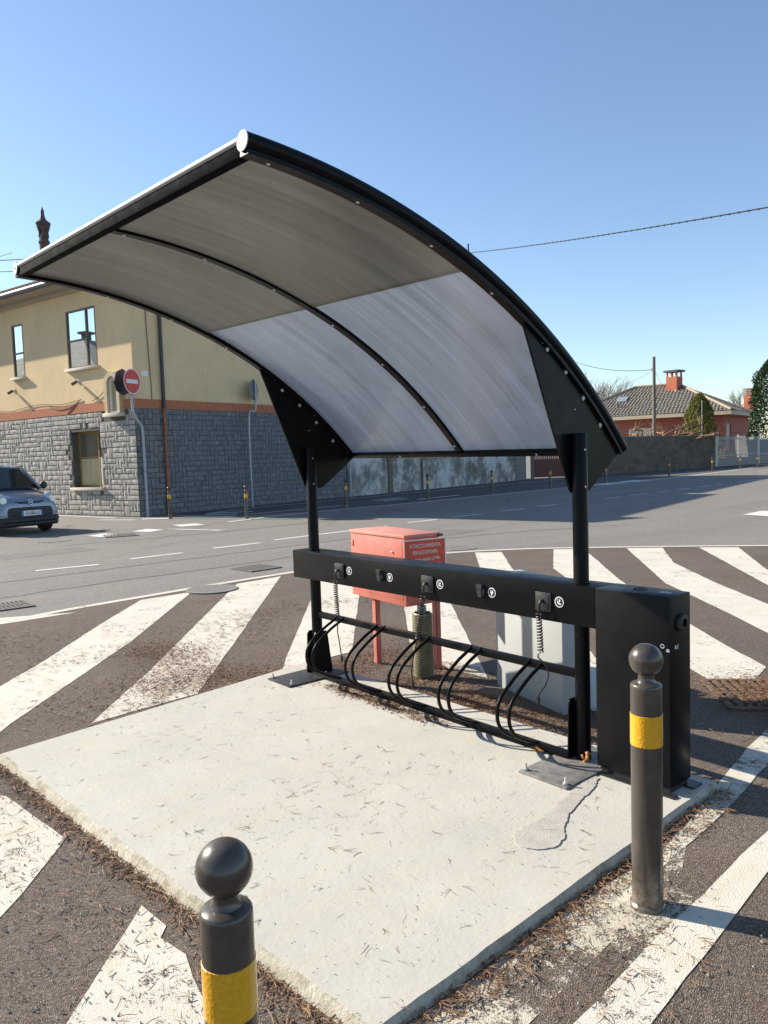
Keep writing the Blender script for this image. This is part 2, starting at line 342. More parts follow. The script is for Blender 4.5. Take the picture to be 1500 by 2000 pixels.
# ------------------------------------------------------------------ mesh builder
class MB:
    def __init__(s): s.v = []; s.f = []
    def add(s, vs, fs):
        b = len(s.v); s.v += [tuple(x) for x in vs]; s.f += [tuple(i+b for i in f) for f in fs]; return s
    def quad(s, a, b, c, d): return s.add([a, b, c, d], [(0, 1, 2, 3)])
    def obox(s, o, ax, ay, az):                  # corner + three edge vectors
        o, ax, ay, az = V(o), V(ax), V(ay), V(az)
        p = [o, o+ax, o+ax+ay, o+ay]; p += [q+az for q in p]
        return s.add(p, [(0, 3, 2, 1), (4, 5, 6, 7), (0, 1, 5, 4), (1, 2, 6, 5), (2, 3, 7, 6), (3, 0, 4, 7)])
    def box(s, x0, x1, y0, y1, z0, z1): return s.obox((x0, y0, z0), (x1-x0, 0, 0), (0, y1-y0, 0), (0, 0, z1-z0))
    def prism(s, pts, ext):
        n = len(pts); e = V(ext); p = [V(q) for q in pts]; p += [q+e for q in p]
        return s.add(p, [tuple(range(n))[::-1], tuple(range(n, 2*n))] + [(i, (i+1) % n, n+(i+1) % n, n+i) for i in range(n)])
    def tube(s, path, r, n=10, caps=True):
        path = [V(p) for p in path]; m = len(path); rr = r if isinstance(r, (list, tuple)) else [r]*m
        t0 = (path[1]-path[0]).normalized(); a = V((0, 0, 1)) if abs(t0.z) < .9 else V((1, 0, 0))
        nx = t0.cross(a).normalized(); base = len(s.v)
        for i, p in enumerate(path):
            t = (path[min(i+1, m-1)]-path[max(i-1, 0)]).normalized()
            nx = (nx - t*nx.dot(t)).normalized(); ny = t.cross(nx)
            for k in range(n):
                an = 2*math.pi*k/n; s.v.append(tuple(p + (nx*math.cos(an)+ny*math.sin(an))*rr[i]))
        for i in range(m-1):
            for k in range(n):
                a0 = base+i*n+k; a1 = base+i*n+(k+1) % n; s.f.append((a0, a1, a1+n, a0+n))
        if caps:
            s.f.append(tuple(base+k for k in range(n))[::-1]); s.f.append(tuple(base+(m-1)*n+k for k in range(n)))
        return s
    def cyl(s, p0, p1, r, n=16): return s.tube([p0, p1], r, n)
    def lathe(s, prof, c, n=24, ax=(0, 0, 1)):
        c = V(c); az = V(ax).normalized(); a = V((1, 0, 0)) if abs(az.x) < .9 else V((0, 1, 0))
        nx = az.cross(a).normalized(); ny = az.cross(nx); base = len(s.v)
        for (r, z) in prof:
            for k in range(n):
                an = 2*math.pi*k/n; s.v.append(tuple(c + az*z + (nx*math.cos(an)+ny*math.sin(an))*max(r, 1e-4)))
        for i in range(len(prof)-1):
            for k in range(n):
                a0 = base+i*n+k; a1 = base+i*n+(k+1) % n; s.f.append((a0, a1, a1+n, a0+n))
        s.f.append(tuple(base+k for k in range(n))[::-1]); s.f.append(tuple(base+(len(prof)-1)*n+k for k in range(n)))
        return s
    def ball(s, c, r, n=12, sq=(1, 1, 1)):
        prof = [(math.sin(math.pi*i/(n//1)), -math.cos(math.pi*i/n)) for i in range(n+1)]
        t = MB().lathe([(a*r, b*r) for a, b in prof], (0, 0, 0), n*2); c = V(c)
        return s.add([(c.x+x*sq[0], c.y+y*sq[1], c.z+z*sq[2]) for x, y, z in t.v], t.f)
    def disc(s, c, nrm, r, n=20, th=.002, sy=1.):
        c = V(c); az = V(nrm).normalized(); up = V((0, 0, 1)) if abs(az.z) < .9 else V((0, 1, 0))
        nx = up.cross(az).normalized(); ny = az.cross(nx)
        return s.prism([c+nx*math.cos(2*math.pi*k/n)*r+ny*math.sin(2*math.pi*k/n)*r*sy for k in range(n)], az*th)
    def ring(s, c, nrm, r0, r1, n=24, th=.002):
        c = V(c); az = V(nrm).normalized(); up = V((0, 0, 1)) if abs(az.z) < .9 else V((0, 1, 0))
        nx = up.cross(az).normalized(); ny = az.cross(nx)
        for k in range(n):
            a, b = 2*math.pi*k/n, 2*math.pi*(k+1)/n
            P = lambda r, an: c+nx*math.cos(an)*r+ny*math.sin(an)*r
            s.prism([P(r0, a), P(r1, a), P(r1, b), P(r0, b)], az*th)
        return s
    def mesh(s, name, mat, org=(0, 0, 0), smooth=35, bevel=0., seg=2, recalc=True):
        bm = bmesh.new(); o = V(org)
        vs_ = [bm.verts.new(V(p)-o) for p in s.v]
        for f in s.f:
            try: bm.faces.new([vs_[i] for i in f])
            except ValueError: pass
        if recalc: bmesh.ops.recalc_face_normals(bm, faces=bm.faces)
        if bevel:
            ed = [e for e in bm.edges if len(e.link_faces) == 2 and e.calc_face_angle(0) > .5]
            bmesh.ops.bevel(bm, geom=ed, offset=bevel, segments=seg, affect='EDGES', profile=.5, clamp_overlap=True)
        me = bpy.data.meshes.new(name); bm.to_mesh(me); bm.free(); me.materials.append(mat)
        if smooth:
            me.shade_smooth(); me.set_sharp_from_angle(angle=math.radians(smooth))
        return me

def link(name, data, parent=None, loc=None):
    o = bpy.data.objects.new(name, data); sc.collection.objects.link(o)
    if parent is not None: o.parent = parent
    if loc is not None: o.location = loc
    return o
WORLD = {}                                        # world position of each origin
def thing(name, label, cat, loc, group=None):
    o = link(name, None, None, loc); o.empty_display_size = .2
    o['label'] = label; o['category'] = cat
    if group: o['group'] = group
    WORLD[o.name] = V(loc); return o
def part(mb, name, mat, parent, label=None, kind=None, **kw):
    org = WORLD[parent.name]
    o = link(name, mb.mesh(name, mat, org, **kw), parent); WORLD[o.name] = org.copy()
    if label: o['label'] = label
    if kind: o['kind'] = kind
    return o
def solo(mb, name, mat, label=None, cat=None, group=None, kind=None, org=(0, 0, 0), **kw):
    o = link(name, mb.mesh(name, mat, org, **kw), None, org); WORLD[o.name] = V(org)
    if label: o['label'] = label
    if cat: o['category'] = cat
    if group: o['group'] = group
    if kind: o['kind'] = kind
    return o
def copy_tree(src, parent=None, loc=None):
    c = src.copy(); sc.collection.objects.link(c); c.parent = parent
    if loc is not None: c.location = loc
    for ch in src.children: copy_tree(ch, c)
    return c
def text_mb(txt, size, o, ax, up, th=.001, align='CENTER', xs=1.):
    cu = bpy.data.curves.new('lettering', 'FONT'); cu.body = txt; cu.size = size; cu.align_x = align; cu.align_y = 'CENTER'; cu.resolution_u = 3
    cu.extrude = th; ob = bpy.data.objects.new('lettering', cu); sc.collection.objects.link(ob)
    dg = bpy.context.evaluated_depsgraph_get(); me = bpy.data.meshes.new_from_object(ob.evaluated_get(dg))
    o, ax, up = V(o), V(ax).normalized(), V(up).normalized(); nn = ax.cross(up)
    mb = MB(); mb.add([o+ax*v.co.x*xs+up*v.co.y+nn*v.co.z for v in me.vertices], [tuple(p.vertices) for p in me.polygons])
    bpy.data.objects.remove(ob); bpy.data.curves.remove(cu); bpy.data.meshes.remove(me)
    return mb

def sheet(pts, z): return MB().add([(x, y, z) for x, y in pts], [tuple(range(len(pts)))])
def ribbon(pts, w, z):
    mb = MB(); pts = [V(p) for p in pts]; L = []; R = []
    for i, p in enumerate(pts):
        t = (pts[min(i+1, len(pts)-1)]-pts[max(i-1, 0)]).normalized(); n = V((-t.y, t.x))
        L.append(p+n*w/2); R.append(p-n*w/2)
    for i in range(len(pts)-1):
        mb.quad((L[i].x, L[i].y, z), (L[i+1].x, L[i+1].y, z), (R[i+1].x, R[i+1].y, z), (R[i].x, R[i].y, z))
    return mb
def smooth_path(pts, n=6):
    pts = [V(p) for p in pts]; out = []
    for i in range(len(pts)-1):
        p0 = pts[max(i-1, 0)]; p1 = pts[i]; p2 = pts[i+1]; p3 = pts[min(i+2, len(pts)-1)]
        for k in range(n):
            t = k/n
            out.append(.5*((2*p1)+(p2-p0)*t+(2*p0-5*p1+4*p2-p3)*t*t+(3*p1-p0-3*p2+p3)*t**3))
    return out+[pts[-1]]

def rough_loop(poly, step, amp, seed, freq=4.):
    out = []
    for i in range(len(poly)):
        a, b = V(poly[i]), V(poly[(i+1) % len(poly)]); n = max(1, int((b-a).length/step)); nn = V((-(b-a).y, (b-a).x)).normalized()
        for k in range(n):
            p = a.lerp(b, k/n); e = min(1, min(k, n-k)/3)
            out.append(p+nn*(noise.noise(V((p.x*freq, p.y*freq, seed)))*amp + noise.noise(V((p.x*freq*5, p.y*freq*5, seed)))*amp*.5)*e)
    return out

# ================================================================== THE GROUND
solo(sheet([(-700, -700), (700, -700), (700, 700), (-700, 700)], 0), 'road', M_road, kind='structure')
EDGE = [(-3.3, -7.5), (-3.75, -3.6), (-4.0, -1.41), (-4.12, -1.0), (-4.27, -0.33), (-4.38, 0.56), (-4.49, 1.6), (-4.56, 2.84), (-4.55, 4.0), (-4.38, 5.2), (-4.02, 6.1), (-3.33, 7.0), (-2.05, 8.15), (-.75, 9.2), (.5, 10.1), (3, 11.6), (7, 13.2)]
EDGE = [tuple(p) for p in smooth_path([(*p,) for p in EDGE], 5)]
solo(sheet(EDGE+[(14, 14), (14, -12), (-2.5, -12)], .003), 'traffic_island', M_island, kind='structure')
solo(sheet([(-15.3, 8.0), (-14.3, 11.0), (-14.9, 15), (-15.6, 21), (-16.4, 29), (-17.3, 38), (-19.0, 50), (-22, 64), (-32, 64), (-24.6, 36), (-20.3, 17), (-18.0, 7.4)], .004), 'pavement', M_walk, kind='structure')
def paint(mb, name, mat): return solo(mb, name, mat, kind='structure', smooth=0)
paint(ribbon(EDGE, .12, .0065), 'painted_edge_line', M_paint)
STRIPES = [
 ([(-5.2, -2.6), (-4.02, -.36), (-3.99, -1.2), (-2.68, -1.47), (-1.9, -2.3), (-3.2, -3.2)], 0),
 ([(-4.18, .44), (-4.20, 1.10), (-2.20, -.50), (-1.36, -1.26), (-.50, -2.03), (-.1, -2.42), (-.62, -2.55), (-1.34, -1.95), (-2.13, -1.25), (-3.18, -.41)], 0),
 ([(-4.30, 1.79), (-4.38, 2.52), (-1.30, .01), (-.31, -.81), (-.24, -1.57), (-1.16, -.77)], 0),
 ([(-4.48, 3.32), (-4.45, 4.05), (-2.00, 1.97), (-.41, .63), (-.41, .39), (-.33, -.11), (-.68, .17), (-2.42, 1.61)], 0),
 ([(-4.33, 4.62), (-4.08, 5.06), (-1.20, 2.60), (.89, .83), (.52, .81), (-.29, 1.16), (-1.68, 2.35)], 0),
 ([(-3.92, 5.92), (-3.62, 6.22), (-2.37, 4.98), (1.02, 1.91), (2.0, .92), (1.82, .74), (.88, 1.47), (-1.56, 3.56)], 0),
 ([(-3.15, 6.95), (-2.80, 7.28), (-.69, 5.0), (1.09, 3.32), (1.75, 2.72), (2.16, 2.39), (2.25, 1.92), (2.06, 1.78), (1.79, 1.99), (-1.91, 5.30)], 0),
 ([(-2.30, 7.72), (-1.88, 8.08), (-.93, 6.70), (.28, 5.48), (1.22, 4.63), (1.67, 4.22), (2.3, 3.5), (2.13, 3.03), (1.74, 3.41), (1.14, 3.97), (.39, 4.64), (-.16, 5.12)], 0),
 ([(-1.45, 8.42), (-1.0, 8.78), (.32, 6.74), (1.22, 5.92), (2.4, 4.9), (2.2, 4.5), (1.54, 5.04), (.77, 5.69)], 0),
 ([(-.55, 9.12), (-.1, 9.44), (.37, 8.45), (1.6, 7.0), (2.6, 6.2), (2.4, 5.7), (.86, 6.89), (-.11, 7.97)], 0),
 ([(2.55, 1.75), (2.66, 1.37), (2.74, .80), (2.82, .37), (2.93, -.20), (3.0, -.62), (3.06, -1.0), (3.08, -.8), (3.03, -.47), (3.02, -.31), (2.99, .04), (2.94, .36), (2.89, .81), (2.76, 1.5)], 1),
 ([(3.10, .62), (3.17, .95), (3.29, .24), (3.32, -.30), (3.37, -.70), (3.44, -1.37), (3.5, -2.0), (3.36, -2.05), (3.30, -1.51), (3.25, -.99), (3.235, -.68), (3.19, -.02)], 0),
 ([(.51, -2.26), (1.18, -2.19), (1.60, -2.55), (2.1, -3.05), (.9, -3.1), (.2, -2.6)], 0),
 ([(1.89, -2.16), (2.07, -2.145), (2.12, -2.19), (2.26, -2.165), (2.62, -2.26), (2.86, -2.42), (2.5, -2.95), (2.32, -2.57)], 0),
]
for pts, worn in STRIPES:
    # subdivide and roughen the outline a little
    out = []
    for i in range(len(pts)):
        a, b = V(pts[i]), V(pts[(i+1) % len(pts)]); n = max(1, int((b-a).length/.12)); nn = V((-(b-a).y, (b-a).x)).normalized()
        for k in range(n):
            p = a.lerp(b, k/n); j = noise.noise(V((p.x*9, p.y*9, 3)))*.010; out.append(tuple(p+nn*j))
    paint(sheet(out, .0055), 'painted_stripe', M_paint_worn if worn else M_paint)
DASH = [((-8.02, .39), (-7.90, 1.33)), ((-8.14, 1.95), (-8.18, 2.92)), ((-8.33, 3.61), (-8.36, 4.63)), ((-8.55, 5.08), (-8.80, 8.25)), ((-9.02, 9.10), (-9.02, 10.09)), ((-9.17, 10.81), (-9.19, 11.89)), ((-9.38, 12.90), (-9.38, 13.86)), ((-9.58, 14.73), (-9.58, 15.68)), ((-9.80, 18.47), (-9.76, 19.37)), ((-9.93, 20.18), (-9.95, 21.31)), ((-10.12, 22.23), (-10.1, 23.12)), ((-10.27, 23.96), (-10.26, 24.91)), ((-10.45, 25.83), (-10.48, 26.81)), ((-10.59, 27.47), (-10.61, 28.35)), ((-10.8, 30), (-11.1, 33)), ((-11.3, 35), (-11.8, 38)), ((-12.1, 40), (-12.8, 43)), ((-7.6, -3.4), (-7.75, -2.2))]
M_tar = simple('old_tar_seam', (.10, .092, .083), .8, var=.2, scale=3)
M_patch = simple('road_repair_asphalt', (.155, .145, .132), .9, var=.12, scale=3, bump=.4, bscale=75)
for pts in ([(-5.6, -4), (-5.75, -1), (-5.9, 1.5), (-6.0, 4.2), (-5.9, 6.5), (-5.4, 9.0), (-4.4, 11.2)], [(-7.0, -3), (-7.2, 1), (-7.35, 4.5), (-7.3, 8.5)], [(-11.5, 2), (-11.2, 6), (-11.6, 11), (-12.1, 17), (-12.6, 24)]):
    paint(ribbon([tuple(p+V((noise.noise(V((p.x*2, p.y*2, 1)))*.10, 0))) for p in smooth_path([V(q) for q in pts], 10)], .035, .003), 'tar_seam', M_tar)
for pts in ([(-6.9, 5.6), (-7.0, 8.6), (-6.2, 8.7), (-6.1, 5.7)], [(-12.9, 9.0), (-13.0, 12.4), (-11.9, 12.5), (-11.8, 9.1)], [(-10.9, -1.0), (-11.0, 2.1), (-10.1, 2.15), (-10.0, -.95)]):
    paint(sheet([(p.x, p.y) for p in rough_loop(pts, .15, .04, 3., 3.)], .0025), 'road_repair', M_patch)
for a, b in DASH: paint(ribbon([a, b], .12, .004), 'painted_lane_dash', M_paint_road)
paint(ribbon(smooth_path([(-13.50, 6.81), (-14.1, 9.0), (-14.35, 11.50), (-14.45, 14.91), (-14.9, 19), (-15.35, 24.07), (-15.6, 27.70), (-16.3, 35), (-17.7, 43), (-19.6, 52)]), .16, .009), 'painted_kerb_line', M_paint_road)
paint(ribbon(smooth_path([(-17.1, 8.05), (-18.03, 10.4), (-18.4, 12.68), (-18.9, 15.2), (-19.9, 20.86), (-21.2, 29.91), (-22.0, 36)]), .12, .009), 'painted_path_line', M_paint_road)
paint(ribbon([(-15.45, 8.62), (-15.95, 12.47)], .12, .009), 'painted_path_line', M_paint_road)
for pts in [[(-14.05, 5.50), (-13.95, 6.12), (-13.25, 6.03), (-13.33, 5.41)], [(-13.25, 4.10), (-13.62, 4.62), (-12.95, 4.78), (-12.70, 4.29)], [(-13.1, 3.0), (-13.4, 3.5), (-12.8, 3.6), (-12.55, 3.1)],
            [(-17.1, 6.0), (-16.6, 6.6), (-16.3, 6.5), (-16.8, 5.9)], [(-13.2, 4.9), (-12.5, 5.2), (-11.4, 5.6), (-11.5, 5.45), (-12.6, 5.0)],
            [(-16.95, 7.0), (-15.9, 7.2), (-15.6, 7.55), (-16.7, 7.3)], [(-16.2, 7.42), (-15.1, 7.65), (-15.05, 8.0), (-15.3, 8.05)], [(-16.6, 7.7), (-15.9, 8.5), (-16.1, 8.6), (-16.8, 7.9)], [(-17.0, 8.1), (-16.4, 9.3), (-16.6, 9.4), (-17.15, 8.4)],
            [(-18.0, 5.2), (-16.9, 5.75), (-16.8, 5.6), (-18.0, 5.0)], [(-22, 5.1), (-18.3, 5.75), (-18.3, 5.62), (-22, 4.95)], [(-3.5, 14.4), (-3.6, 15.6), (-2.9, 15.6), (-2.6, 14.2)],
            [(-17.0, 14.6), (-17.5, 16.4), (-17.3, 16.5), (-16.8, 14.7)], [(-16.4, 14.5), (-16.7, 16.0), (-16.5, 16.0), (-16.2, 14.6)], [(-15.9, 15.8), (-16.3, 18.4), (-16.1, 18.4), (-15.7, 15.8)], [(-16.0, 26.5), (-16.2, 28.5), (-15.2, 28.6), (-15.1, 26.6)], [(-16.4, 29.3), (-16.6, 31.2), (-15.5, 31.2), (-15.4, 29.4)]]:
    paint(sheet(pts, .0085), 'painted_road_mark', M_paint_road)
for pts in [[(-12.7, 3.9), (-12.2, 4.7), (-11.2, 6.0), (-11.35, 5.4), (-12.2, 4.0)]]: paint(sheet(pts, .0045), 'painted_road_mark', M_paint_faint)

# ---- concrete slab
PAD = [(0.0, -2.135), (-.33, .165), (2.848, .212), (2.968, -1.955)]
top = rough_loop(PAD, .06, .006, 1.)
cx_, cy_ = 1.37, -.93
mb = MB(); n = len(top); b0 = len(mb.v)
rings = []
for (grow, z, amp) in ((.0, .04, 0), (.010, .033, .004), (.022, .0, .014)):
    rg = []
    for p in top:
        d = (p-V((cx_, cy_))).normalized(); j = noise.noise(V((p.x*14, p.y*14, z*50)))*amp
        # left front edge is battered outwards, the others are steeper
        side = 2.2 if (p.y < -1.93) else 1.
        q = p+d*(grow*side+j); rg.append((q.x, q.y, z))
    rings.append(rg)
for rg in rings: mb.v += rg
for k in range(2):
    for i in range(n): mb.f.append((k*n+i, k*n+(i+1) % n, (k+1)*n+(i+1) % n, (k+1)*n+i))
slab = solo(sheet([(p.x, p.y) for p in top], .04), 'concrete_slab', M_pad, kind='structure', smooth=0)
part(mb, 'slab_edge', M_padside, slab)
pp = [(2.400, -.118), (2.465, -.140), (2.520, -.30), (2.555, -.45), (2.600, -.58), (2.640, -.66), (2.690, -.72), (2.712, -.79), (2.690, -.86), (2.640, -.90), (2.585, -.90), (2.540, -.86), (2.520, -.78), (2.530, -.70), (2.520, -.60), (2.480, -.45), (2.445, -.30)]
part(MB().prism([(p.x, p.y, .0405) for p in rough_loop(pp, .012, .016, 5., 14.)], (0, 0, .004)), 'cement_patch', M_cement, slab)
apron = rough_loop([(3.0, -.95), (3.04, -.72), (3.22, -.62), (3.36, -.85), (3.34, -1.2), (3.16, -1.12)], .02, .05, 9., 6.)
paint(sheet([(p.x, p.y) for p in apron], .0050), 'painted_footing', M_paint_vworn)
paint(sheet([(2.99, -.30), (3.10, -.55), (3.17, -1.2), (3.26, -2.1), (3.1, -2.6), (2.9, -2.6), (2.985, -1.9), (2.955, -1.0)], .0045), 'faded_stripe', M_paint_vworn)

# ================================================================== BIKE SHELTER
Z0 = .04
YC, ZC, RT, RP = -1.96, -.56, 3.222, 3.206
T0, T1, TS = .045, .838, .400
XL, XM, XR = -.042, 1.0965, 2.235
def zc(x): return -.53-.025*(x-XL)/(XR-XL)          # the roof falls slightly to the right
def arc(x, R, t):
    t = t+(.022+.028*(x-XL)/(XR-XL)-T0)*(T1-t)/(T1-T0)
    return V((x, YC+R*math.sin(t), zc(x)+R*math.cos(t)))
def tang(t): return V((0, math.cos(t), -math.sin(t)))
sh = thing('bike_shelter', 'black bicycle shelter with curved translucent roof, charging beam and wheel rack on the pale slab', 'bike shelter', (1.1, 0, Z0))
NA = 40
ts = [T0+(T1-T0)*i/NA for i in range(NA+1)]
for X in (XL, XR):
    a = part(MB().tube([arc(X, RT, t) for t in ts], .033, 16), 'arch', M_black, sh, smooth=50)
    strip = MB()
    for i in range(NA):
        t, t2 = ts[i], ts[i+1]
        for (x0, x1, R0, R1) in ((X-.024, X+.024, RP-.030, RP-.014),):
            A = [arc(x0, R0, t), arc(x1, R0, t), arc(x1, R1, t), arc(x0, R1, t)]; B = [arc(x0, R0, t2), arc(x1, R0, t2), arc(x1, R1, t2), arc(x0, R1, t2)]
            strip.add(A+B, [(0, 1, 5, 4), (1, 2, 6, 5), (2, 3, 7, 6), (3, 0, 4, 7)] + ([(0, 3, 2, 1)] if i == 0 else []) + ([(4, 5, 6, 7)] if i == NA-1 else []))
    part(strip, 'clamp_strip', M_black, a)
    cap = MB().disc(arc(X, RT, T0)-tang(T0)*.004, -tang(T0), .0345, 24, .004)
    cp = part(cap, 'end_cap', M_capgrey, a)
    cap2 = MB().disc(arc(X, RT, T1), tang(T1), .034, 24, .004); part(cap2, 'end_cap', M_blackplastic, a)
    part(MB().disc(arc(X, RT, T0)-tang(T0)*.008, -tang(T0), .008, 10, .0015), 'screw', M_blackplastic, a)
    for t in (.075, .20, .325, .45, .575, .70, .82):
        part(MB().disc(arc(X, RP-.030, t), arc(X, RP-.04, t)-arc(X, RP, t), .0075, 10, .004), 'screw', M_screw, a)
rib = MB()
for i in range(NA):
    t, t2 = ts[i], ts[i+1]
    for (x0, x1, R0, R1) in ((XM-.022, XM+.022, RP-.026, RP-.005),):
        A = [arc(x0, R0, t), arc(x1, R0, t), arc(x1, R1, t), arc(x0, R1, t)]; B = [arc(x0, R0, t2), arc(x1, R0, t2), arc(x1, R1, t2), arc(x0, R1, t2)]
        rib.add(A+B, [(0, 1, 5, 4), (1, 2, 6, 5), (2, 3, 7, 6), (3, 0, 4, 7)])
ribo = part(rib, 'roof_rib', M_black, sh)
for t in (.075, .20, .325, .45, .575, .70, .81):
    part(MB().disc(arc(XM, RP-.026, t), arc(XM, RP-.04, t)-arc(XM, RP, t), .0075, 10, .004), 'screw', M_screw, ribo)
def sheet_panel(x0, x1, ta, tb, R, th, mat, name, nt_=22):
    me = bpy.data.meshes.new(name); vs_, fs, uvs = [], [], []
    for i in range(nt_+1):
        t = ta+(tb-ta)*i/nt_
        for (x, RR) in ((x0, R), (x1, R), (x1, R+th), (x0, R+th)):
            vs_.append(tuple(arc(x, RR, t)-WORLD[sh.name])); uvs.append((x, t*R))
    for i in range(nt_):
        a = i*4; b = a+4
        fs += [(a, a+1, b+1, b), (a+1, a+2, b+2, b+1), (a+2, a+3, b+3, b+2), (a+3, a, b, b+3)]
    fs += [(3, 2, 1, 0), tuple(nt_*4+k for k in range(4))]
    me.from_pydata(vs_, [], fs); ul = me.uv_layers.new(name='uv')
    for lp in me.loops: ul.data[lp.index].uv = uvs[lp.vertex_index]
    me.materials.append(mat); me.shade_smooth(); me.set_sharp_from_angle(angle=math.radians(40))
    o = link(name, me, sh); WORLD[o.name] = WORLD[sh.name].copy(); return o
for (x0, x1) in ((XL+.012, XM-.006), (XM+.006, XR-.012)):  # each bay coloured dark towards the front, pale towards the rear
    sheet_panel(x0, x1, T0+.012, TS, RP-.012, .006, M_poly_dark, 'roof_sheet')['label'] = 'darker roof sheet at the open front of the roof'
    sheet_panel(x0, x1, TS-.008, T1-.004, RP-.005, .006, M_poly_pale, 'roof_sheet')['label'] = 'pale roof sheet over the wheel rack'
fb = MB(); a, tn = arc(XL, RT, T0), tang(T0); nn = (arc(XL, RT, T0)-V((XL, YC, zc(XL)))).normalized()
fe = arc(XR, RT, T0)-a
fb.tube([a+fe*.014+tn*.004+nn*.012, a+fe*.986+tn*.004+nn*.012], .013, 12)
part(fb, 'front_edge_bar', M_alu, sh, smooth=40)
fb = MB().obox(a+fe*.01-nn*.044, fe*.98, tn*.04, nn*.046); part(fb, 'front_channel', M_matte, sh, bevel=.003)
a1 = arc(XL, RP, T1); tn = tang(T1); nn = (a1-V((XL, YC, zc(XL)))).normalized(); re_ = arc(XR, RP, T1)-a1
part(MB().obox(a1+re_*.01-tn*.032-nn*.036, re_*.98, tn*.034, nn*.030), 'rear_edge_bar', M_black, sh, bevel=.003)
rb = part(MB().disc(a1+re_*.25-tn*.016-nn*.036, -nn, .008, 10, .004), 'screw', M_screw, sh)
part(MB().disc(a1+re_*.77-tn*.016-nn*.036, -nn, .008, 10, .004), 'screw', M_screw, sh)
# side plates
for X in (XL, XR):
    pts = [V((X-.006, -.385, zc(X)+math.sqrt((RT-.02)**2-(-.385-YC)**2))), V((X-.006, -.030, 1.405)), V((X-.006, -.012, 1.388)), V((X-.006, .112, 1.385)), V((X-.006, .135, 1.395)), V((X-.006, .412, 1.590))]
    for i in range(1, 14):
        y = .425+(-.385-.425)*i/14; pts.append(V((X-.006, y, zc(X)+math.sqrt((RT-.02)**2-(y-YC)**2))))
    sp = part(MB().prism(pts, (.012, 0, 0)), 'side_plate', M_black, sh, smooth=0)
    for (y, z) in ((-.193, 2.08), (-.052, 1.979), (.088, 1.858), (.231, 1.724)):
        b = MB().disc((X+.006, y, z), (1, 0, 0), .0125, 14, .003); b.ball((X+.009, y, z), .009, 6, (.7, 1, 1)); part(b, 'bolt', M_screw, sp, smooth=60)
    part(MB().disc((X+.006, .02, 1.80), (1, 0, 0), .003, 8, .001), 'rivet', M_white, sp)
# posts, base plates, gussets
for i, X in enumerate((0., 2.277)):
    po = part(MB().tube([(X, 0, Z0+.009), (X, 0, 1.675), (X, 0, 1.682)], [.038, .038, .035], 24), 'post', M_black, sh, smooth=50)
    part(MB().ring((X, 0, .9395), (0, 0, 1), .038, .044, 24, .006), 'collar', M_black, po)
    for z in (1.60, 1.42): part(MB().disc((X+.0365, -.008, z), (1, -.2, 0), .0045, 8, .003), 'screw', M_screw, po)
    g = MB()
    for dx in (-.047, .041):
        if i == 1 and dx > 0: continue
        g.prism([(X+dx, -.072, Z0+.01), (X+dx, .092, Z0+.01), (X+dx, .056, Z0+.30), (X+dx, .044, Z0+.315), (X+dx, -.048, Z0+.315), (X+dx, -.058, Z0+.30)], (.006, 0, 0))
    part(g, 'gusset', M_black, po, smooth=0)
    bp = part(MB().prism([(X-.128, -.355, Z0+.001), (X+.152, -.355, Z0+.001), (X+.152, .16, Z0+.001), (X-.128, .16, Z0+.001)], (0, 0, .010)), 'base_plate', simple('base_plate_steel_%s' % ('dusty' if i else 'dark'), (.20, .19, .18) if i else (.045, .045, .047), .55, .2, .35, 25), sh, bevel=.001, label='dusty cement-smeared base plate' if i else None)
    for (dx, dy) in ((-.105, -.325), (.128, -.325), (.128, -.03), (-.105, -.03)):
        b = MB().cyl((X+dx, dy, Z0+.011), (X+dx, dy, Z0+.045), .006, 8); b.cyl((X+dx, dy, Z0+.012), (X+dx, dy, Z0+.022), .013, 6); part(b, 'anchor_bolt', M_screw, bp)
part(MB().box(.0405, .042, -.05, .0, .115, .155).obox((.02, -.0345, .12), (.022, .018, 0), (.0012, -.0015, 0), (0, 0, .045)), 'paper_label', M_white, sh)
# charging beam + cabinet
YF, YB, ZB = -.0735, .1055, .939
bm_ = part(MB().box(-.168, 2.4045, YF, YB, .741, ZB), 'charging_beam', M_black, sh, bevel=.004)
cabm = part(MB().box(2.4055, 2.789, YF-.001, YB+.002, Z0+.03, ZB+.001), 'control_cabinet', M_black, sh, bevel=.004)
part(MB().box(2.42, 2.778, YF+.012, YB-.01, Z0+.001, Z0+.032), 'plinth', M_blackplastic, cabm)
part(MB().box(2.39, 2.82, YF-.03, YF+.01, Z0+.001, Z0+.009).box(2.74, 2.83, YB-.05, YB+.03, Z0+.001, Z0+.008), 'foot_flange', M_blackplastic, cabm)
part(MB().ring((2.583, .030, ZB+.001), (0, 0, 1), .030, .034, 28, .003).box(2.560, 2.574, .022, .036, ZB+.001, ZB+.004).box(2.578, 2.590, .024, .034, ZB+.001, ZB+.004).box(2.594, 2.606, .024, .036, ZB+.001, ZB+.004), 'embossed_emblem', M_blackplastic, cabm)
part(MB().box(2.69, 2.745, .0, .035, ZB+.0012, ZB+.0022), 'paper_label', simple('clear_blue_sticker', (.10, .13, .18), .3), cabm)
so = MB().lathe([(.040, 0), (.040, .012), (.036, .02), (.02, .022), (.02, .004), (.0, .004)], (2.789, .018, .815), 20, (1, 0, 0)); part(so, 'round_inlet', M_blackplastic, cabm)
part(MB().box(2.789, 2.79, -.03, -.02, .700, .715).obox((2.7895, -.012, .70), (.001, 0, 0), (0, .006, .02), (0, .004, -.003)), 'scratch_mark', M_white, cabm)
